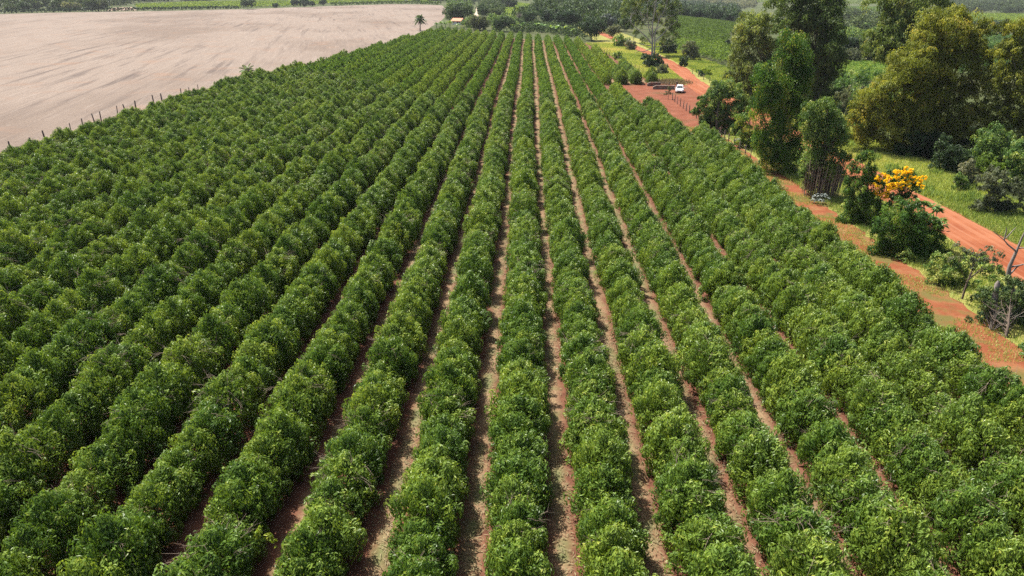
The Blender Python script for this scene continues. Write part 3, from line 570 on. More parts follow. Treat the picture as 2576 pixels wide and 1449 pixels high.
for i, (bp, bl, mt, lab, tn) in enumerate(SM):
    b = gp(*bp); tree('leafy_shrub' if i != 3 else 'small_tree', lab, 'shrub' if i != 3 else 'tree', b, pxblobs(b[1], bl, 1.1, 70+i, 1), mt, .1, 'bark', 1.1, .3, 80+i, tone=tn)

# --- trees at the head of the field and behind it: base, crown box in the photo (x0, x1, top), leaf kind, label
BG = [((1157, 56), 1121, 1193, 12, 'wood', 'big round-crowned tree standing behind the little orange-roofed house', (.1, .7)),
      ((1217, 46), 1200, 1234, 11, 'dark', 'dark upright tree right of the pale path', (.2, .9)),
      ((1206, 77), 1178, 1234, 41, 'greygreen', 'grey-topped bushy tree at the head of the coffee rows, right of the house', (.0, .5)),
      ((1268, 80), 1243, 1293, 40, 'dark', 'blackish-green dense tree at the head of the middle coffee rows', (.1, .75)),
      ((1332, 64), 1313, 1352, 24, 'dark', 'dark green tree between the grey bare tree and the pale pole', (.4, 1)),
      ((1377, 67), 1353, 1402, 25, 'dark', 'broad dark tree right of the pale pole behind the banana plants', (.1, .8)),
      ((1430, 73), 1400, 1462, 27, 'dark', 'wide deep-shaded tree behind the right end of the banana plants', (.0, .6)),
      ((1488, 102), 1456, 1522, 41, 'dark', 'tall dark tree where the coffee rows meet the grassy bank', (.1, .8)),
      ((1528, 80), 1508, 1549, 37, 'silver', 'silvery pale-leaved tree behind the grassy bank', (.0, .5)),
      ((1541, 98), 1523, 1560, 60, 'greygreen', 'grey-green small tree at the top of the grassy bank', (.1, .8)),
      ((1281, 23), 1260, 1304, -2, 'dark', 'dark domed tree far behind, cut by the upper edge above the coffee rows', (.1, .7)),
      ((1225, 20), 1214, 1240, 1, 'wood', 'small dark tree far behind the pale path', (.1, .7)),
      ((1250, 45), 1232, 1270, 22, 'wood', 'mid-green tree between the dark upright tree and the small coffee plot', (.2, .8)),
      ((1365, 28), 1350, 1382, 2, 'dark', 'dark tree standing behind the small coffee plot', (.1, .7)),
      ((1480, 62), 1462, 1500, 30, 'wood', 'brownish-green tree left of the silvery pale-leaved one', (.2, .8)),
      ((1575, 80), 1560, 1592, 45, 'wood', 'small tree showing left of the half-bare tree trunk', (.2, .8)),
      ((234, 29), 218, 252, -4, 'wood', 'dark green round tree with a clear trunk beyond the far hedge', (.1, .7)),
      ((263, 29), 252, 276, -2, 'greygreen', 'grey-green tree right of the round tree beyond the far hedge', (.0, .5)),
      ((65, 30), 52, 80, 4, 'wood', 'dark small tree in the scrub at the upper left', (.1, .7)),
      ((30, 30), 18, 45, 10, 'wood', 'pale green small tree near the upper left corner', (.4, 1)),
      ((180, 28), 165, 200, 6, 'greygreen', 'pale drooping tree left of the round tree beyond the far hedge', (.3, 1)),
      ((624, 23.5), 608, 642, -4, 'dark', 'tall dark tree standing alone at the far edge of the stubble field', (.2, .9)),
      ((693, 19.5), 686, 701, 8, 'dark', 'small dark bush right of the lone tree at the far field edge', (.1, .6)),
      ((744, 18), 732, 757, 0, 'dark', 'left one of three dark trees in a row at the far field edge', (.1, .6)),
      ((768, 18), 756, 780, -2, 'dark', 'middle one of three dark trees in a row at the far field edge', (.1, .7)),
      ((786, 17), 778, 796, 1, 'dark', 'right one of three dark trees in a row at the far field edge', (.1, .6)),
      ((814, 14.5), 805, 824, -1, 'dark', 'narrow dark tree apart from the three at the far field edge', (.1, .6)),
      ((1800, 55), 1784, 1822, 22, 'dark', 'round dark tree in the tree belt above the hillside coffee plot', (.1, .7)),
      ((1760, 52), 1742, 1782, 24, 'dark', 'dark tree left of the round one above the hillside coffee plot', (.1, .7)),
      ((1720, 46), 1702, 1740, 18, 'dark', 'leftmost dark tree of the belt above the hillside coffee plot', (.1, .7)),
      ((1836, 62), 1820, 1856, 30, 'dark', 'rightmost dark tree of the belt above the hillside coffee plot', (.1, .7)),
      ((1828, 122), 1818, 1838, 100, 'dark', 'small black-green bush between the two hillside coffee plots', (.0, .4)),
      ((2138, 148), 2112, 2160, 88, 'dark', 'dark hedge-like tree left in the row behind the pale low crop', (.0, .6)),
      ((2185, 146), 2158, 2212, 92, 'dark', 'dark hedge-like tree in the middle of the row behind the pale low crop', (.0, .5)),
      ((2232, 150), 2208, 2262, 96, 'dark', 'dark hedge-like tree right in the row behind the pale low crop', (.0, .5)),
      ((2140, 158), 2118, 2160, 122, 'greygreen', 'grey-green bush left of its twin in front of the dark tree row', (.1, .7)),
      ((2185, 158), 2165, 2206, 126, 'greygreen', 'grey-green bush right of its twin in front of the dark tree row', (.1, .7)),
      ((2225, 160), 2206, 2246, 138, 'bushleaf', 'green bush at the right end of the pale low crop', (.2, .8)),
      ((2110, 92), 2100, 2124, 62, 'dark', 'layered dark tree just right of the tallest eucalyptus', (.2, .8)),
      ((2480, 95), 2440, 2520, 62, 'dark', 'dark flat-topped tree group far right behind the yellow-green trees', (.0, .5)),
      ((2440, 150), 2425, 2456, 98, 'lime', 'upright bright green vine-draped tree between the yellow-green trees', (.0, .4)),
      ((2500, 148), 2485, 2515, 106, 'lime', 'second bright green vine-draped tree, nearer the right edge', (.0, .4)),
      ((2470, 152), 2450, 2490, 122, 'lime', 'low bright green bush between the two vine-draped trees', (.0, .4))]
for i, (bp, x0, x1, ty, mt, lab, tn) in enumerate(BG):
    b = gp(*bp); d = math.hypot(b[0], b[1]); W = (x1-x0)*d/F*1.02; Ht = max(hgt(b[0], b[1], b[2], ty), 2.0)
    bl = autoblobs(b, Ht, W, Ht*.12, 16, 90+i)
    tree('small_tree' if Ht > 4 else 'leafy_shrub', lab, 'tree' if Ht > 4 else 'shrub', b, bl, mt, Ht*.022, 'bark', 1.05, .3, 130+i, tone=tn, s=min(leafsize(d)*.8, 1.3), frac=.3)
b = gp(1306, 62)
rt = thing('grey_bare_tree', 'thin grey leafless tree with a pale trunk at the head of the rows', 'tree', b)
a = Acc(); Ht = hgt(b[0], b[1], 0, 25); a.tube([[0, 0, -.2], [.1, 0, Ht*.4], [0, 0, Ht*.65]], [.3, .25, .15], 6)
for _ in range(60):
    q = np.array([0, 0, Ht*R.uniform(.4, .65)]); e = unit(R.normal(0, 1, 3)*[1, 1, .35]+[0, 0, .9])*Ht*R.uniform(.22, .4); a.tube([q, q+e*.5+[0, 0, .2], q+e], [.09, .07, .04], 3)
a.build('bare_branches', ['palebark'], rt)
b = gp(1355, 63)
rt = thing('utility_pole', 'thin pale pole standing among the dark trees behind the banana plants', 'pole', b)
Ht = hgt(b[0], b[1], 0, 43); Acc().tube([[0, 0, -.2], [0, 0, Ht*.5], [0, 0, Ht]], [.16, .14, .12], 8).build('post', ['palebark'], rt)
Acc().box([0, 0, Ht-.5], [1.6, .12, .14]).build('crossarm', ['palebark'], rt)

# --- palms and bananas
def frond(a, o, d, L, droop, leaf, w=.5, mat=0, tone=.5):
    d = np.asarray(d, float); t = np.linspace(0, 1, 9); P = o+np.outer(t, d)*L+np.outer(t**2, [0, 0, -1])*droop*L
    a.tube(P, np.linspace(.06, .02, 9), 3, 1)
    k = 30; s = np.linspace(.12, 1, k); Q = np.stack([np.interp(s, t, P[:, j]) for j in range(3)], 1); T = unit(np.gradient(Q, axis=0)); S = unit(np.cross(T, [0, 0, 1.]))
    for sg in (-1, 1):
        D = unit(S*sg+T*.7+np.array([0, 0, -.45])); ll = leaf*np.sin(np.pi*np.clip(s*.85+.12, 0, 1))
        a.leaves(Q+D*ll[:, None]*.5, D, np.tile([0, 0, 1.], (k, 1)), ll, w*leaf*.22, mat, tone+R.normal(0, .12, k))
def palm(label, b, Ht, n, L, leaf, w):
    rt = thing('palm_tree', label, 'palm', b); a = Acc()
    for i in range(n):
        an = i*2.4+R.normal(0, .2); u = (i+.5)/n; el = 1.25-1.55*u
        frond(a, np.array([0, 0, Ht]), [math.cos(an)*math.cos(el), math.sin(an)*math.cos(el), math.sin(el)], L*R.uniform(.85, 1.1), .35+.25*u, leaf, w, 0, .35 if u < .75 else .2)
    a.build('fronds', ['vine', 'bark'], rt)
    if Ht > 2:
        Acc().tube([[0, 0, -.2], [.1, 0, Ht*.5], [0, 0, Ht]], [.32, .25, .22], 8).build('trunk', ['bark'], rt)
        a = Acc()
        for i in range(5): frond(a, np.array([0, 0, Ht-.3]), [math.cos(i*1.3)*.35, math.sin(i*1.3)*.35, -.8], L*.75, .15, leaf*.6, w, 0, .3)
        a.build('dead_fronds', ['twig', 'twig'], rt)
b = gp(1057, 77); palm('single tall palm with drooping fronds at the far corner of the stubble field', b, hgt(b[0], b[1], 0, 47), 22, 3.7, 1.1, 1.1)
b = gp(623, 192); palm('young low palm whose fronds poke out above the outermost coffee hedge', b, 1.5, 14, 3.0, .8, .7)
def banana(b, label, Ht, lime=False, n=9):
    Ht *= 1.25
    rt = thing('banana_plant', label, 'banana plant', b, group='banana plants at the head of the coffee rows'); a = Acc()
    for i in range(n):
        an = i*2.4+R.normal(0, .25); el = R.uniform(.35, 1.25); L = Ht*R.uniform(.45, .65); d = np.array([math.cos(an)*math.cos(el), math.sin(an)*math.cos(el), math.sin(el)])
        o = np.array([R.normal(0, .35), R.normal(0, .35), Ht*.45]); t = np.linspace(0, 1, 7); P = o+np.outer(t, d)*L+np.outer(t**2, [0, 0, -1])*.45*L
        S = unit(np.cross(d, [0, 0, 1.])); w = .46*np.array([.15, .8, 1, 1, .9, .65, .1])*(Ht/4)
        V = np.stack([P-S*w[:, None], P+[0, 0, .05], P+S*w[:, None]], 1); k = np.arange(6)[:, None]*3
        a.add(V, np.concatenate([k+[0, 1, 4, 3], k+[1, 2, 5, 4]]), 0, R.uniform(.3, .9))
    a.build('leaves', ['lime' if lime else 'banana'], rt)
    Acc().tube([[0, 0, -.1], [0, 0, Ht*.5]], [.18, .11], 7).build('stem', ['banana'], rt)
BN = [(1098, 70, 3.2, 0, 'leftmost banana plant, just right of the tall palm'), (1110, 69, 3.6, 0, 'banana plant second from the tall palm, beside the stubble corner'), (1121, 69.5, 3.2, 0, 'banana plant left of the yellow-green one near the house'),
      (1132, 70, 4.2, 1, 'yellow-green banana plant standing in front of the orange-roofed house'), (1150, 72, 3, 0, 'low banana plant below the orange-roofed house'), (1300, 78, 4, 0, 'banana plant just right of the blackish-green dense tree'), (1316, 77, 4.4, 0, 'tall banana plant in front of the grey bare tree'),
      (1330, 78, 3.6, 0, 'banana plant left of the pale pole'), (1352, 79, 4.6, 0, 'large spreading banana plant below the pale pole'), (1368, 80, 4.4, 0, 'large banana plant right of the pale pole'), (1385, 81, 3.8, 0, 'banana plant below the broad dark tree'),
      (1402, 84, 4.2, 0, 'banana plant below the wide deep-shaded tree'), (1420, 86, 4.2, 0, 'second banana plant from the right end of their line'), (1440, 90, 3.6, 0, 'banana plant at the right end of their line, near the tall dark tree')]
for (px_, py_, h_, li, lab) in BN: banana(gp(px_, py_), lab, h_, li, 12)

# ------------------------------------------------------------------ stuff: distant woods, distant crops, grasses
def woodland(name, poly, dens, r, mat, s, seed, tone=(.1, .8), per=None):
    P = scatter(px2(poly), dens); rng = np.random.default_rng(seed); a = Acc(); bl = []
    for x_, y_ in P:
        q = r*rng.uniform(.6, 1.3); z_ = float(tz(x_, y_)); bl.append((np.array([x_, y_, z_+q*rng.uniform(.7, 1.3)]), q))
        bl.append((np.array([x_+rng.normal(0, q*.6), y_+rng.normal(0, q*.6), z_+q*rng.uniform(.4, .9)]), q*.8))
    if bl: crown(a, bl, s, .8, .2, 0, tone, .45, .6, seed); o = a.build(name, [mat]); tag(o, kind='stuff'); print(name, len(bl), sum(len(f) for f in a.f))
woodland('distant_woodland', [(-120, 28), (210, 27), (300, 17), (360, 6), (540, 2), (540, -14), (-120, -14)], .0042, 6.5, 'wood', 2.0, 1)
woodland('distant_woodland', [(830, 3), (1115, 6), (1190, 12), (1230, 12), (1330, 2), (1330, -14), (830, -14)], .0025, 6, 'wood', 2.2, 2)
woodland('distant_woodland', [(1350, 8), (1345, 40), (1310, 52), (1330, 58), (1400, 62), (1470, 70), (1510, 88), (1540, 82), (1600, 66), (1600, -14), (1340, -14)], .0085, 4.6, 'wood', 1.3, 3)
woodland('distant_scrub', [(1128, 9), (1185, 9), (1188, 40), (1140, 46), (1124, 30)], .006, 2.6, 'bushleaf', 1.0, 11)
woodland('distant_scrub', [(1292, 62), (1400, 66), (1462, 80), (1480, 100), (1420, 93), (1360, 87), (1292, 82)], .045, 1.5, 'wood', .6, 14, (.2, .9))
woodland('woodland_undergrowth', [(2290, 372), (2430, 352), (2640, 330), (2640, 470), (2540, 440), (2440, 415), (2350, 400)], .16, 1.1, 'dark', .3, 15, (.1, .9))
woodland('woodland_undergrowth', [(1835, 246), (1960, 300), (2100, 335), (2150, 300), (2080, 232), (1960, 215)], .06, 1.3, 'wood', .4, 18, (.1, .9))
woodland('track_side_scrub', [(2110, 520), (2200, 566), (2260, 650), (2380, 720), (2440, 775), (2560, 880), (2640, 975), (2720, 960), (2640, 800), (2480, 670), (2400, 650), (2330, 650), (2230, 610), (2150, 510)], .30, .55, 'bushleaf', .19, 16, (.2, 1))
woodland('track_side_scrub', [(1760, 318), (1850, 350), (1960, 430), (2060, 480), (2080, 440), (1990, 380), (1860, 325), (1780, 300)], .12, .6, 'bushleaf', .22, 17, (.2, 1))
woodland('distant_woodland', [(1206, 10), (1262, 10), (1275, 34), (1245, 50), (1208, 42)], .007, 3.4, 'wood', 1.0, 12)
woodland('distant_scrub', [(1165, 76), (1240, 80), (1300, 82), (1300, 50), (1240, 50), (1172, 62)], .025, 1.9, 'bushleaf', .7, 13)
woodland('distant_woodland', [(1590, 48), (1690, 42), (1850, 60), (1850, 24), (1700, 8), (1590, -6)], .0075, 4.0, 'dark', 1.4, 4, (.1, .9))
woodland('distant_scrub', [(1690, 8), (1850, 24), (1900, 20), (1900, 2), (1690, -4)], .004, 3.6, 'greygreen', 1.6, 5, (.2, .9))
woodland('distant_woodland', [(2100, 88), (2270, 88), (2270, 44), (2100, 40)], .006, 4.2, 'wood', 1.3, 6)
woodland('distant_scrub', [(2100, 104), (2290, 104), (2290, 86), (2100, 86)], .009, 2.6, 'bushleaf', .8, 7, (.4, 1))
woodland('distant_woodland', [(2370, 30), (2620, 36), (2620, 8), (2400, 2)], .004, 5, 'wood', 1.6, 8, (.0, .6))
woodland('distant_scrub', [(2400, 190), (2620, 190), (2620, 100), (2400, 100)], .016, 2.4, 'bushleaf', .6, 9, (.1, .8))
woodland('distant_scrub', [(2085, 325), (2180, 335), (2300, 310), (2300, 205), (2105, 208)], .05, 1.5, 'bushleaf', .45, 10, (.2, .9))
def crop(name, poly, ang, spacing, step, h, w, s, mat, seed, tone=(.2, .75), n=9):
    W = px2(poly); c, s_ = math.cos(ang), math.sin(ang); Rm = np.array([[c, -s_], [s_, c]]); U = W @ Rm
    lo, hi = U.min(0), U.max(0); g = np.stack(np.meshgrid(np.arange(lo[0], hi[0], spacing), np.arange(lo[1], hi[1], step)), -1).reshape(-1, 2)
    g = g[inside(U, g)]; rng = np.random.default_rng(seed); k = len(g)
    P = np.repeat(g, n, 0)+np.stack([rng.normal(0, w*.38, k*n), rng.normal(0, step*.4, k*n)], 1); bt = np.repeat(rng.uniform(*tone, k), n)
    P = P @ Rm.T; z = tz(P[:, 0], P[:, 1])+h*(1-np.abs(rng.normal(0, .25, k*n)))
    a = Acc(); m = k*n; D = rng.normal(0, 1, (m, 3))*[1, 1, .5]; N = rng.normal(0, .45, (m, 3))+[0, 0, 1]
    a.leaves(np.stack([P[:, 0], P[:, 1], np.maximum(z, tz(P[:, 0], P[:, 1])+.1)], 1), D, N, s*rng.uniform(.7, 1.3, m), s*.6, 0, bt+rng.normal(0, .1, m))
    print(name, m); return tag(a.build(name, [mat]), kind='stuff')
crop('distant_coffee_plot', [(1688, 44), (1846, 63), (1846, 70), (1822, 118), (1690, 103)], .35, 3.6, 1.6, 2.3, 2.2, .9, 'coffee_far', 1, (-.05, .32), n=16)
crop('distant_coffee_plot', [(1695, 108), (1830, 117), (1840, 172), (1800, 160), (1757, 148), (1706, 130)], .35, 3.4, 1.2, 2.2, 2.4, .7, 'coffee_far', 2, (.1, .6), n=24)
crop('pale_low_crop', [(2085, 160), (2280, 156), (2290, 205), (2100, 215)], 1.45, 2.6, 1.0, .9, 1.6, .5, 'coffee_far', 3, (.4, .9), n=18)
crop('distant_coffee_plot', [(355, 25), (720, 18), (830, 10), (1080, 4), (1080, 1), (500, 7), (340, 14)], .25, 5, 3, 2.2, 3, 2.0, 'coffee_far', 4, n=5)
crop('distant_coffee_plot', [(1268, 42), (1345, 38), (1330, 14), (1300, 10), (1262, 25)], .6, 4, 2, 2.2, 2.4, 1.2, 'coffee_far', 5, (.45, 1), n=9)
crop('distant_field_crop', [(2080, 52), (2300, 50), (2300, 20), (2080, 18)], 1.4, 6, 4, 1.5, 4, 2.6, 'coffee_far', 6, (.35, .7), n=4)
crop('distant_field_crop', [(1640, 2), (2500, 16), (2500, -12), (1640, -12)], 1.4, 12, 8, 1.2, 7, 4.5, 'lime', 7, (.0, .25), n=3)
crop('distant_field_crop', [(2400, 62), (2620, 70), (2620, 38), (2400, 34)], 1.4, 5, 3, 1.5, 3.4, 1.8, 'coffee_far', 8, (.3, .7), n=6)
# hedge along the far edge of the stubble
def hedge(label, pts, h, w, s, mat, seed):
    P = px2(pts); rng = np.random.default_rng(seed); bl = []; base = np.array([*P[0], float(tz(*P[0]))])
    for p0, p1 in zip(P[:-1], P[1:]):
        L = np.linalg.norm(p1-p0)
        for t in np.arange(0, L, w*.8): q = p0+(p1-p0)*t/L; bl.append((np.array([q[0], q[1], float(tz(*q))+h*.5])-base, w*.5*rng.uniform(.85, 1.15)))
    rt = thing('boundary_hedge', label, 'hedge', base)
    crown(Acc(), bl, s, 1.2, .3, 0, (.1, .6), .4, .6, seed, h/w).build('foliage', [mat], rt)
hedge('low dark clipped hedge along the far left edge of the stubble field', [(-60, 36), (0, 34.5), (180, 30.2), (380, 26.6), (600, 22.2)], 3.0, 3.0, 1.1, 'dark', 1)
hedge('bushy green hedge along the far right edge of the stubble field', [(835, 14.0), (900, 12.2), (985, 9.6), (1060, 10), (1108, 12)], 3.6, 4.2, 1.3, 'coffee', 2)
def blades(name, P, h, w, mat, tone, lean=.35, flat=False):
    n = len(P); z = tz(P[:, 0], P[:, 1])+.03; hh = h*R.uniform(.5, 1.3, n)
    if flat: D = np.stack([R.normal(0, 1, n), R.normal(0, 1, n), R.normal(.1, .22, n)], 1); N = np.tile([0, 0, 1.], (n, 1)); zc = z+.03+R.random(n)*.05
    else: D = unit(np.stack([R.normal(0, lean, n), R.normal(0, lean, n), np.ones(n)], 1)); N = unit(R.normal(0, 1, (n, 3))*[1, 1, .1]); zc = z+hh*.42*D[:, 2]
    a = Acc(); a.leaves(np.stack([P[:, 0], P[:, 1], zc], 1), D, N, hh, w*R.uniform(.7, 1.3, n), 0, tone+R.normal(0, .17, n), .1)
    return tag(a.build(name, [mat]), kind='stuff')
def field(P, sc, seed):              # smooth patchiness for grasses
    r = np.random.default_rng(seed); k = r.normal(0, 1, (10, 2))*sc; ph = r.random(10)*6.28
    return np.sin(P @ k.T+ph).sum(1)/4.5
vg = scatter([(45.4, 45), (45.6, 150), (47.6, 210), (47, 300), (56, 300), (59, 200), (55, 150), (54.5, 45)], 95, True)
blades('verge_grass', vg, .42, .06, 'grass', .42+.20*field(vg, .5, 1)+.25*field(vg, .1, 11))
vt = vg[(field(vg, .7, 12) > .5) & (R.random(len(vg)) < .5)]
blades('verge_grass_tufts', vt, .85, .10, 'grass', .30+.2*field(vt, .4, 13))
bk = scatter([(31.5, 181), (40.2, 181), (42, 215), (42, 250), (39, 300), (26, 300), (29.5, 255)], 55, True)
blades('bank_grass', bk, .55, .10, 'grass', .55+.28*field(bk, .18, 2))
ts = scatter([(32.9, 40), (32.9, 60), (32.6, 100), (32, 112), (40, 112), (40, 40)], 70, True); ts = ts[R.random(len(ts)) < .35+.65*(field(ts, .6, 3) > -.1)]
blades('track_side_grass', ts, .45, .045, 'grass', .30+.22*field(ts, .3, 4))
dg = np.array([[34.5, 178]])+R.normal(0, 1, (3500, 2))*[1.9, 2.2]
blades('dry_grass_tussocks', dg, .7, .09, 'drygrass', .55)
lf = np.stack([R.uniform(-72.6, -69.2, 5200), R.uniform(80, 176, 5200)], 1); lf[:, 0] = lean(lf[:, 0], lf[:, 1]); lf = lf[field(lf, .2, 5) > .05]
blades('fence_line_grass', lf, .6, .07, 'drygrass', .4)
tg = scatter([(28, 40), (27.5, 120), (31, 120), (32.6, 85), (33, 40)], 60, True); tg = tg[field(tg, .45, 6) > -.05]
blades('track_grass', tg, .22, .04, 'grass', .62)
cl = []
for k in range(-9, 8):
    y = 18+R.random(5200)**1.3*100; cl.append(np.stack([1.58+ROW*k+R.normal(.05, .42, 5200), y], 1))
cl = np.concatenate(cl); cl = cl[field(cl, .35, 7)+R.normal(0, .3, len(cl)) > -.25]
blades('grass_clippings', cl, .24, .038, 'straw', .50+.25*field(cl, .5, 8), flat=True)
b = np.array([-10.4, 21.9, 2.0]); rt = thing('yellow_leaved_weed', 'spray of yellow-lime leaves sticking out of a coffee hedge at the lower left', 'weed', b)
crown(Acc(), [((0, 0, 0), .28), ((.2, -.1, -.3), .2), ((.35, 0, -.65), .15)], .16, .8, .3, 0, (.5, 1), .5, .5, 5).build('leaves', ['lime'], rt)
Acc().tube([[0, .3, -1.6], [0, .1, -.7], [.05, 0, .1]], [.02, .015, .01], 5).build('stem', ['bark'], rt)

# ------------------------------------------------------------------ fences
M['post'] = plain('weathered_post', (.11, .085, .07), .9)
M['wire'] = plain('fence_wire', (.25, .23, .22), .5, .6)
def fence(label, pts, hs, rad=.08, lean=.07, wires=(.35, .7, 1.05)):
    pts = [np.asarray(p, float) for p in pts]; o0 = np.array([*pts[0], 0]); rt = thing('wire_fence', label, 'fence', o0); tops = []
    for p, h_ in zip(pts, hs):
        q = np.array([*p, 0])-o0; e = np.array([R.normal(0, lean), R.normal(0, lean), 1.])*h_; r_ = rad*R.uniform(.7, 1.4)
        Acc().tube([q-[0, 0, .2], q+e*.5, q+e*.97, q+e], [r_, r_*.95, r_*.85, r_*.3], 7).build('post', ['post'], rt); tops.append((q, e/h_))
    a = Acc()
    for (q0, e0), (q1, e1) in zip(tops[:-1], tops[1:]):
        for w in wires: a.tube([q0+e0*w, (q0+e0*w+q1+e1*w)/2-[0, 0, .03], q1+e1*w], .006, 3)
    a.build('wires', ['wire'], rt)
LP = [(27, 378, 1.3), (77, 368, 1.3), (115, 356, 1.7), (150, 349.5, 1.7), (180, 336, 1.7), (210, 324, 1.7), (241, 317.5, 2.1), (257, 315, 2.3), (297, 294, 2.0), (318, 288, 1.9), (343, 280, 2.0), (387, 259, 1.6), (408, 255, 1.6), (456, 240, 1.5), (477, 239, 1.6), (500, 234, 1.9), (540, 219, 1.4), (575, 208, 1.4)]
fence('old fence of crooked dark posts between the stubble field and the coffee', [gp(x_, y_)[:2] for x_, y_, _ in LP], [h_ for *_, h_ in LP], .11, .10)
fence('barbed wire fence along the red track up to the farm yard', [(lean(31.2, y_)+R.normal(0, .05), y_) for y_ in np.arange(96, 151, 2.7)], [1.55]*21, .07, .04)
fence('short fence of thin posts behind the low walls of the yard', [(29.5+i*.65, 179.2-i*.25) for i in range(5)], [1.5]*5, .06, .04)
fence('fence of thin posts along the grassy bank beside the far coffee rows', [(lean(33.0-i*.32, 192+i*5.0), 192+i*5.0) for i in range(20)], [1.4]*20, .07, .05)
fence('fence of thin posts on the right bank below the hillside coffee', [gp(1742+i*14, 186+i*7.5)[:2] for i in range(6)], [1.4]*6, .07, .05)

# ------------------------------------------------------------------ low walls, gate, car, person, houses
def bevobj(name, boxes, mat, parent, bev=.03):
    a = Acc()
    for bx_ in boxes: a.box(*bx_)
    o = a.build(name, [mat], parent); m = o.modifiers.new('bevel', 'BEVEL'); m.width = bev; m.segments = 2; return o
def wall_mat():
    m, n, b = nodes('stained_masonry')
    c = ramp(n, noise(n, 2.5, 6, .7), [(.3, (.09, .06, .045)), (.5, (.17, .13, .10)), (.72, (.30, .26, .21))])
    c = mixc(n, band(n, noise(n, 1.2, 4), .5, .65), c, (.20, .09, .055)); n.links.new(c, b.inputs['Base Color']); b.inputs['Roughness'].default_value = .95
    bump(n, b, noise(n, 12, 5), .7, .03); return m
M['masonry'] = wall_mat(); M['steel'] = plain('grey_steel', (.22, .21, .20), .5, .7)
def lowwall(label, x0, x1, y, h):
    rt = thing('low_wall', label, 'wall', ((x0+x1)/2, y, 0)); L = x1-x0; n = 15; a = Acc()
    xs = np.linspace(-L/2, L/2, n); hh = h*(1-.38*np.clip(1-(xs+L/2)/.9, 0, 1)**2); w = .16
    V = np.concatenate([np.stack([xs, np.full(n, sy*w), zz], 1) for sy in (-1, 1) for zz in (np.full(n, -.1), hh-.07)])
    i = np.arange(n-1)[:, None]; Q = np.concatenate([i+[0, 1, n+1, n], 2*n+i+[1, 0, n, n+1]]); a.add(V, Q)
    a.add(V[[0, n, 3*n, 2*n, n-1, 2*n-1, 4*n-1, 3*n-1]], [[0, 1, 2, 3], [4, 7, 6, 5]]); a.build('masonry', ['masonry'], rt)
    c = Acc(); P = np.stack([xs, np.zeros(n), hh-.035], 1); V = np.concatenate([np.stack([xs, np.full(n, sy*.2), hh+dz], 1) for sy in (-1, 1) for dz in (-.07, 0)])
    c.add(V, np.concatenate([i+[0, 1, n+1, n], 2*n+i+[1, 0, n, n+1], n+i+[0, 1, 2*n+1, 2*n], i+[1, 0, 2*n, 2*n+1]])); c.add(V[[0, n, 3*n, 2*n, n-1, 2*n-1, 4*n-1, 3*n-1]], [[0, 1, 2, 3], [4, 7, 6, 5]])
    c.build('coping', ['masonry'], rt)
lowwall('longer stained low wall with rounded end directly behind the white car', 28.05, 32.95, 166.3, .86)
lowwall('shorter stained low wall farther back, left of the metal gate', 27.6, 30.6, 171.8, .9)
rt = thing('metal_gate', 'grey barred metal gate continuing the rear low wall of the yard', 'gate', (31.7, 171.8, 0))
a = Acc()
for z_ in (.25, .9): a.box([0, 0, z_], [2.1, .05, .06])
for x_ in (-1.05, 1.05): a.box([x_, 0, .5], [.07, .07, 1.1])
a.build('frame', ['steel'], rt); a = Acc()
for i in range(12): a.tube([[-.95+i*.17, 0, .28], [-.92+i*.17, 0, .58], [-.85+i*.17, 0, .87]], .018, 5)
a.build('bars', ['steel'], rt)
b = np.array([28.9, 151.6, 0]); tree('roadside_sapling', 'thin young sapling in front of the low walls at the fence corner', 'sapling', b,
     [(b+[0, 0, 1.9], .45), (b+[.3, 0, 1.5], .4), (b+[-.5, 0, 1.3], .4), (b+[-.6, .2, .8], .35), (b+[.4, 0, 1.0], .35), (b+[-.1, 0, 2.3], .3)], 'greygreen', .05, 'bark', .8, .3, 99, s=.22, frac=1)
# car, nose along local -Y
M['carpaint'] = plain('white_car_paint', (.80, .80, .79), .25, 0, .02, 2, .5); M['glass'] = plain('car_glass', (.03, .04, .045), .08, 0, .1, 1, .6)
M['rubber'] = plain('tyre_rubber', (.025, .025, .025), .8); M['trim'] = plain('black_trim', (.03, .03, .03), .5); M['lamp'] = plain('headlight_glass', (.55, .57, .58), .1, 0, .1, 2, .6)
M['rim'] = plain('wheel_rim', (.45, .45, .46), .35, .8); M['plate'] = plain('licence_plate', (.5, .5, .5), .5); M['redlamp'] = plain('tail_lamp', (.4, .02, .02), .2)
car = thing('parked_car', 'white hatchback facing the camera with its front door open, parked in the red yard', 'car', (33.2, 161.7, .03), math.atan2(-35, 160)*-1*-1)
def loft(secs, cap=True):
    a = Acc(); V = np.array(secs); k, n = V.shape[:2]; i = np.arange(k-1)[:, None]*n; j = np.arange(n)[None]; j2 = (j+1) % n
    a.add(V, np.stack([i+j, i+n+j, i+n+j2, i+j2], -1), 0, .5, False)
    if cap:
        for s_, fl_ in ((0, 0), (k-1, 1)):
            o_ = s_*n; q = [[o_+m, o_+m+1, o_+n-2-m, o_+n-1-m] for m in range(n//2-1)]; a.add(V.reshape(-1, 3), np.array(q)[:, ::-1] if fl_ else q)
    return a
def csec(y, w, z0, z1, cr=.12):      # body cross-section
    return [[-w+.06, y, z0], [-w, y, z0+.12], [-w, y, (z0+z1)/2+.05], [-w+.04, y, z1-cr], [-w+cr+.06, y, z1], [w-cr-.06, y, z1], [w-.04, y, z1-cr], [w, y, (z0+z1)/2+.05], [w, y, z0+.12], [w-.06, y, z0]]
body = loft([csec(-1.98, .62, .30, .62), csec(-1.90, .76, .24, .72), csec(-1.6, .84, .22, .82), csec(-1.0, .86, .20, .95), csec(-.4, .87, .2, .99), csec(.6, .87, .2, 1.0), csec(1.5, .85, .22, .99), csec(1.86, .80, .26, .96), csec(1.97, .70, .32, .85)]).build('body', ['carpaint'], car)
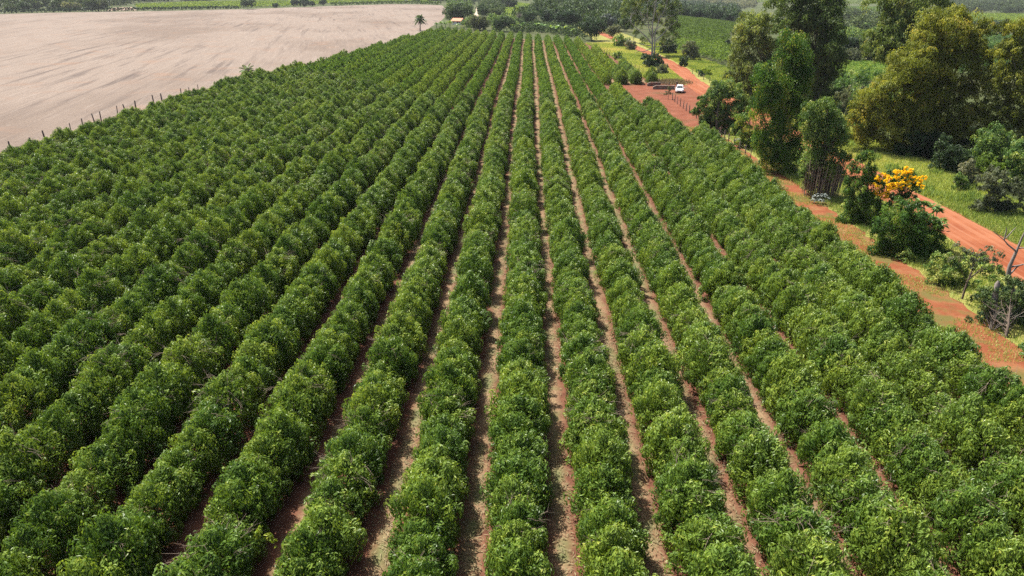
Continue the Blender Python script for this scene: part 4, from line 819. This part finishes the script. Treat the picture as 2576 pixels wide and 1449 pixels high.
for f_ in body.data.polygons: f_.use_smooth = True
m = body.modifiers.new('sub', 'SUBSURF'); m.levels = m.render_levels = 2
cab = loft([[[-.74, -.98, .93], [-.60, -.30, 1.44], [.60, -.30, 1.44], [.74, -.98, .93]], [[-.80, .3, .95], [-.62, .2, 1.50], [.62, .2, 1.50], [.80, .3, .95]], [[-.78, 1.75, .95], [-.60, 1.25, 1.44], [.60, 1.25, 1.44], [.78, 1.75, .95]]]).build('cabin', ['carpaint'], car)
bm_ = cab.modifiers.new('bevel', 'BEVEL'); bm_.width = .05; bm_.segments = 3
def pane(name, q, mat): return Acc().add(q, [[0, 1, 2, 3]]).build(name, [mat], car)
pane('windscreen', [[-.66, -.962, .99], [.66, -.962, .99], [.55, -.375, 1.415], [-.55, -.375, 1.415]], 'glass')
pane('rear_window', [[.66, 1.71, 1.0], [-.66, 1.71, 1.0], [-.55, 1.325, 1.40], [.55, 1.325, 1.40]], 'glass')
for s_ in (-1, 1):
    for y0, y1 in ((-.62, .35), (.45, 1.3)):
        q = []
        for (y_, z_) in ((y0, 1.03), (y1, 1.03), (min(y1, 1.1), 1.38), (max(y0, -.22), 1.38)): q.append([s_*(.81-.19*(z_-.95)/.5*.98), y_, z_])
        pane('side_window', q if s_ > 0 else q[::-1], 'glass')
    for y_ in (-1.28, 1.25):
        w = bpy.data.objects.new('wheel', None); C.objects.link(w); w.parent = car; w.location = (s_*.78, y_, .31)
        t = np.arange(17)/16*2*math.pi; a = Acc(); ring = []
        for (xx, rr) in ((-.09, .21), (-.10, .30), (0, .315), (.10, .30), (.09, .21)): ring.append(np.stack([np.full(16, xx), rr*np.cos(t[:16]), rr*np.sin(t[:16])], 1))
        V = np.array(ring); i = np.arange(4)[:, None]*16; j = np.arange(16)[None]; a.add(V, np.stack([i+j, i+16+j, i+16+(j+1) % 16, i+(j+1) % 16], -1), 0, .5, True); a.build('tyre', ['rubber'], w)
        a = Acc(); a.tube([[s_*.05, 0, 0], [s_*.075, 0, 0]], [.205, .205], 16)
        for e in range(5): an = e*1.2566; a.box([s_*.08, .11*math.cos(an), .11*math.sin(an)], [.03, .06+.13*abs(math.cos(an)), .06+.13*abs(math.sin(an))])
        a.build('rim', ['rim'], w)
    hl = Acc().box([s_*.58, -1.93, .66], [.30, .16, .14], s_*.35).build('headlight', ['lamp'], car); q = hl.modifiers.new('b', 'BEVEL'); q.width = .04; q.segments = 2
    bevobj('tail_light', [([s_*.66, 1.93, .82], [.22, .12, .18])], 'redlamp', car); bevobj('mirror', [([s_*.95, -.55, 1.02], [.2, .1, .13])], 'carpaint', car)
bevobj('grille', [([0, -1.975, .60], [.72, .06, .09])], 'trim', car, .02); bevobj('lower_intake', [([0, -1.955, .37], [.95, .06, .13])], 'trim', car, .02)
bevobj('licence_plate', [([0, -2.0, .49], [.4, .02, .12])], 'plate', car, .005)
d = bpy.data.objects.new('door', None); C.objects.link(d); d.parent = car; d.location = (.88, -.70, 0); d.rotation_euler = (0, 0, math.radians(62))
bevobj('door_panel', [([0, .52, .62], [.07, 1.05, .72])], 'carpaint', d); Acc().add([[0, .18, 1.0], [0, 1.02, 1.0], [-.12, .95, 1.38], [-.12, .5, 1.38]], [[0, 1, 2, 3]]).build('door_window', ['glass'], d)
a = Acc(); a.tube([[0, .1, .98], [-.12, .48, 1.41], [-.12, .98, 1.41], [0, 1.04, .98]], .025, 5); a.build('window_frame', ['carpaint'], d); bevobj('door_handle', [([.05, .88, .82], [.04, .18, .04])], 'trim', d, .01)
# person standing behind the car
M['skin'] = plain('skin', (.30, .17, .11), .6); M['cloth'] = plain('dark_clothing', (.030, .028, .030), .9); M['jeans'] = plain('jeans', (.05, .07, .12), .9); M['hair'] = plain('dark_hair', (.02, .015, .012), .6)
def skinned(name, V, E, rad, mat, parent, sub=2):
    me = bpy.data.meshes.new(name); me.from_pydata([tuple(v) for v in V], E, []); o = bpy.data.objects.new(name, me); C.objects.link(o); o.parent = parent
    s_ = o.modifiers.new('skin', 'SKIN'); s_.use_smooth_shade = True
    for i, r_ in enumerate(rad):
        me.skin_vertices[0].data[i].radius = (r_, r_) if not isinstance(r_, tuple) else r_; me.skin_vertices[0].data[i].use_root = i == 0
    q = o.modifiers.new('sub', 'SUBSURF'); q.levels = q.render_levels = sub; me.materials.append(M[mat]); return o
pp = thing('person', 'person in dark clothes standing behind the white car', 'person', (33.7, 167.6, .03), .2)
V = [(0, 0, .93), (0, 0, 1.12), (0, 0, 1.30), (0, 0, 1.43), (0, -.01, 1.50), (0, -.02, 1.58), (0, -.015, 1.68)]; E = [(0, 1), (1, 2), (2, 3), (3, 4), (4, 5), (5, 6)]; rd = [(.16, .11), (.14, .10), (.17, .11), (.13, .09), .055, (.075, .09), (.07, .085)]
for s_ in (-1, 1):
    n0 = len(V); V += [(s_*.18, 0, 1.40), (s_*.24, .02, 1.12), (s_*.22, -.10, .90), (s_*.22, -.14, .82)]; E += [(3, n0), (n0, n0+1), (n0+1, n0+2), (n0+2, n0+3)]; rd += [.058, .046, .036, .03]
    for f_, (dx, dl) in enumerate(((-.028, .075), (-.010, .09), (.010, .085), (.027, .07))):
        m_ = len(V); V += [(s_*.22+dx, -.165, .77), (s_*.22+dx, -.18, .77-dl*.5)]; E += [(n0+3, m_), (m_, m_+1)]; rd += [.011, .008]
    m_ = len(V); V += [(s_*.19, -.18, .80)]; E += [(n0+3, m_)]; rd += [.011]
    n0 = len(V); V += [(s_*.09, 0, .86), (s_*.10, -.01, .48), (s_*.11, .02, .09), (s_*.12, -.11, .04)]; E += [(0, n0), (n0, n0+1), (n0+1, n0+2), (n0+2, n0+3)]; rd += [.09, .06, .042, .04]
skinned('body', V, E, rd, 'skin', pp)
skinned('shirt', [(0, 0, .90), (0, 0, 1.12), (0, 0, 1.30), (0, 0, 1.42), (-.19, 0, 1.40), (-.235, .02, 1.18), (.19, 0, 1.40), (.235, .02, 1.18)], [(0, 1), (1, 2), (2, 3), (3, 4), (4, 5), (3, 6), (6, 7)], [(.18, .125), (.155, .115), (.185, .125), (.14, .10), .072, .062, .072, .062], 'cloth', pp)
skinned('trousers', [(0, 0, .94), (-.09, 0, .85), (-.10, -.01, .48), (-.11, .02, .1), (.09, 0, .85), (.10, -.01, .48), (.11, .02, .1)], [(0, 1), (1, 2), (2, 3), (0, 4), (4, 5), (5, 6)], [(.17, .12), .10, .075, .06, .10, .075, .06], 'jeans', pp)
skinned('hair', [(0, .01, 1.60), (0, .015, 1.66), (0, -.01, 1.73)], [(0, 1), (1, 2)], [(.07, .07), (.085, .095), (.06, .07)], 'hair', pp)
# houses
M['tiles'] = plain('orange_roof_tiles', (.50, .17, .09), .8, 0, .25, 2); M['wallpaint'] = plain('white_wall_paint', (.62, .58, .54), .9); M['pinkroof'] = plain('faded_roof_sheet', (.5, .40, .33), .8); M['darkwood'] = plain('door_wood', (.07, .05, .04), .8)
def house(label, b, L, Wd, h, rh, rz, roof):
    rt = thing('small_house', label, 'house', b, rz); x, y = L/2, Wd/2
    a = Acc(); a.box([0, 0, h/2-.1], [L, Wd, h+.2])
    for s_ in (-1, 1): a.add([[s_*(x-.004), -y, h], [s_*(x-.004), y, h], [s_*(x-.004), 0, h+rh], [s_*(x-.004), 0, h+rh]], [[0, 1, 2, 3]])
    a.build('wall', ['wallpaint'], rt); a = Acc(); e = .35
    for s_ in (-1, 1):
        p = [[-x-e, s_*(y+e), h-rh*e/y], [x+e, s_*(y+e), h-rh*e/y], [x+e, 0, h+rh], [-x-e, 0, h+rh]]; V = p+[[q[0], q[1], q[2]+.12] for q in p]
        a.add(V, [[0, 1, 2, 3], [4, 7, 6, 5], [0, 4, 5, 1], [2, 6, 7, 3], [1, 5, 6, 2], [0, 3, 7, 4]])
    a.build('roof', [roof], rt)
    bevobj('door', [([x*.3, -y-.02, 1.0], [.9, .08, 2.0])], 'darkwood', rt, .01)
    for xx in (-x*.55, x*.75): bevobj('window', [([xx, -y-.02, 1.5], [1.0, .08, 1.0])], 'glass', rt, .01)
house('little house with an orange tiled roof at the far left head of the coffee rows', gp(1153, 61.5), 6.2, 5, 2.1, 1.3, -.45, 'tiles')
house('distant pale-roofed house beyond the stubble field near the upper edge', gp(1147, 6.5), 10, 8, 3, 2, .1, 'pinkroof')

# ------------------------------------------------------------------ the air
hz = bpy.data.meshes.new('haze'); a = Acc().box([0, 4000, 12], [10400, 10600, 64]); o = a.build('haze', []); tag(o, kind='stuff')
m = bpy.data.materials.new('haze_air'); m.use_nodes = True; n = m.node_tree; n.nodes.remove(n.nodes['Principled BSDF'])
v = n.nodes.new('ShaderNodeVolumePrincipled'); v.inputs['Color'].default_value = (.86, .90, .95, 1); v.inputs['Density'].default_value = .00006; v.inputs['Anisotropy'].default_value = .2
n.links.new(v.outputs[0], n.nodes['Material Output'].inputs['Volume']); o.data.materials.append(m)
print('objects', len(bpy.data.objects))
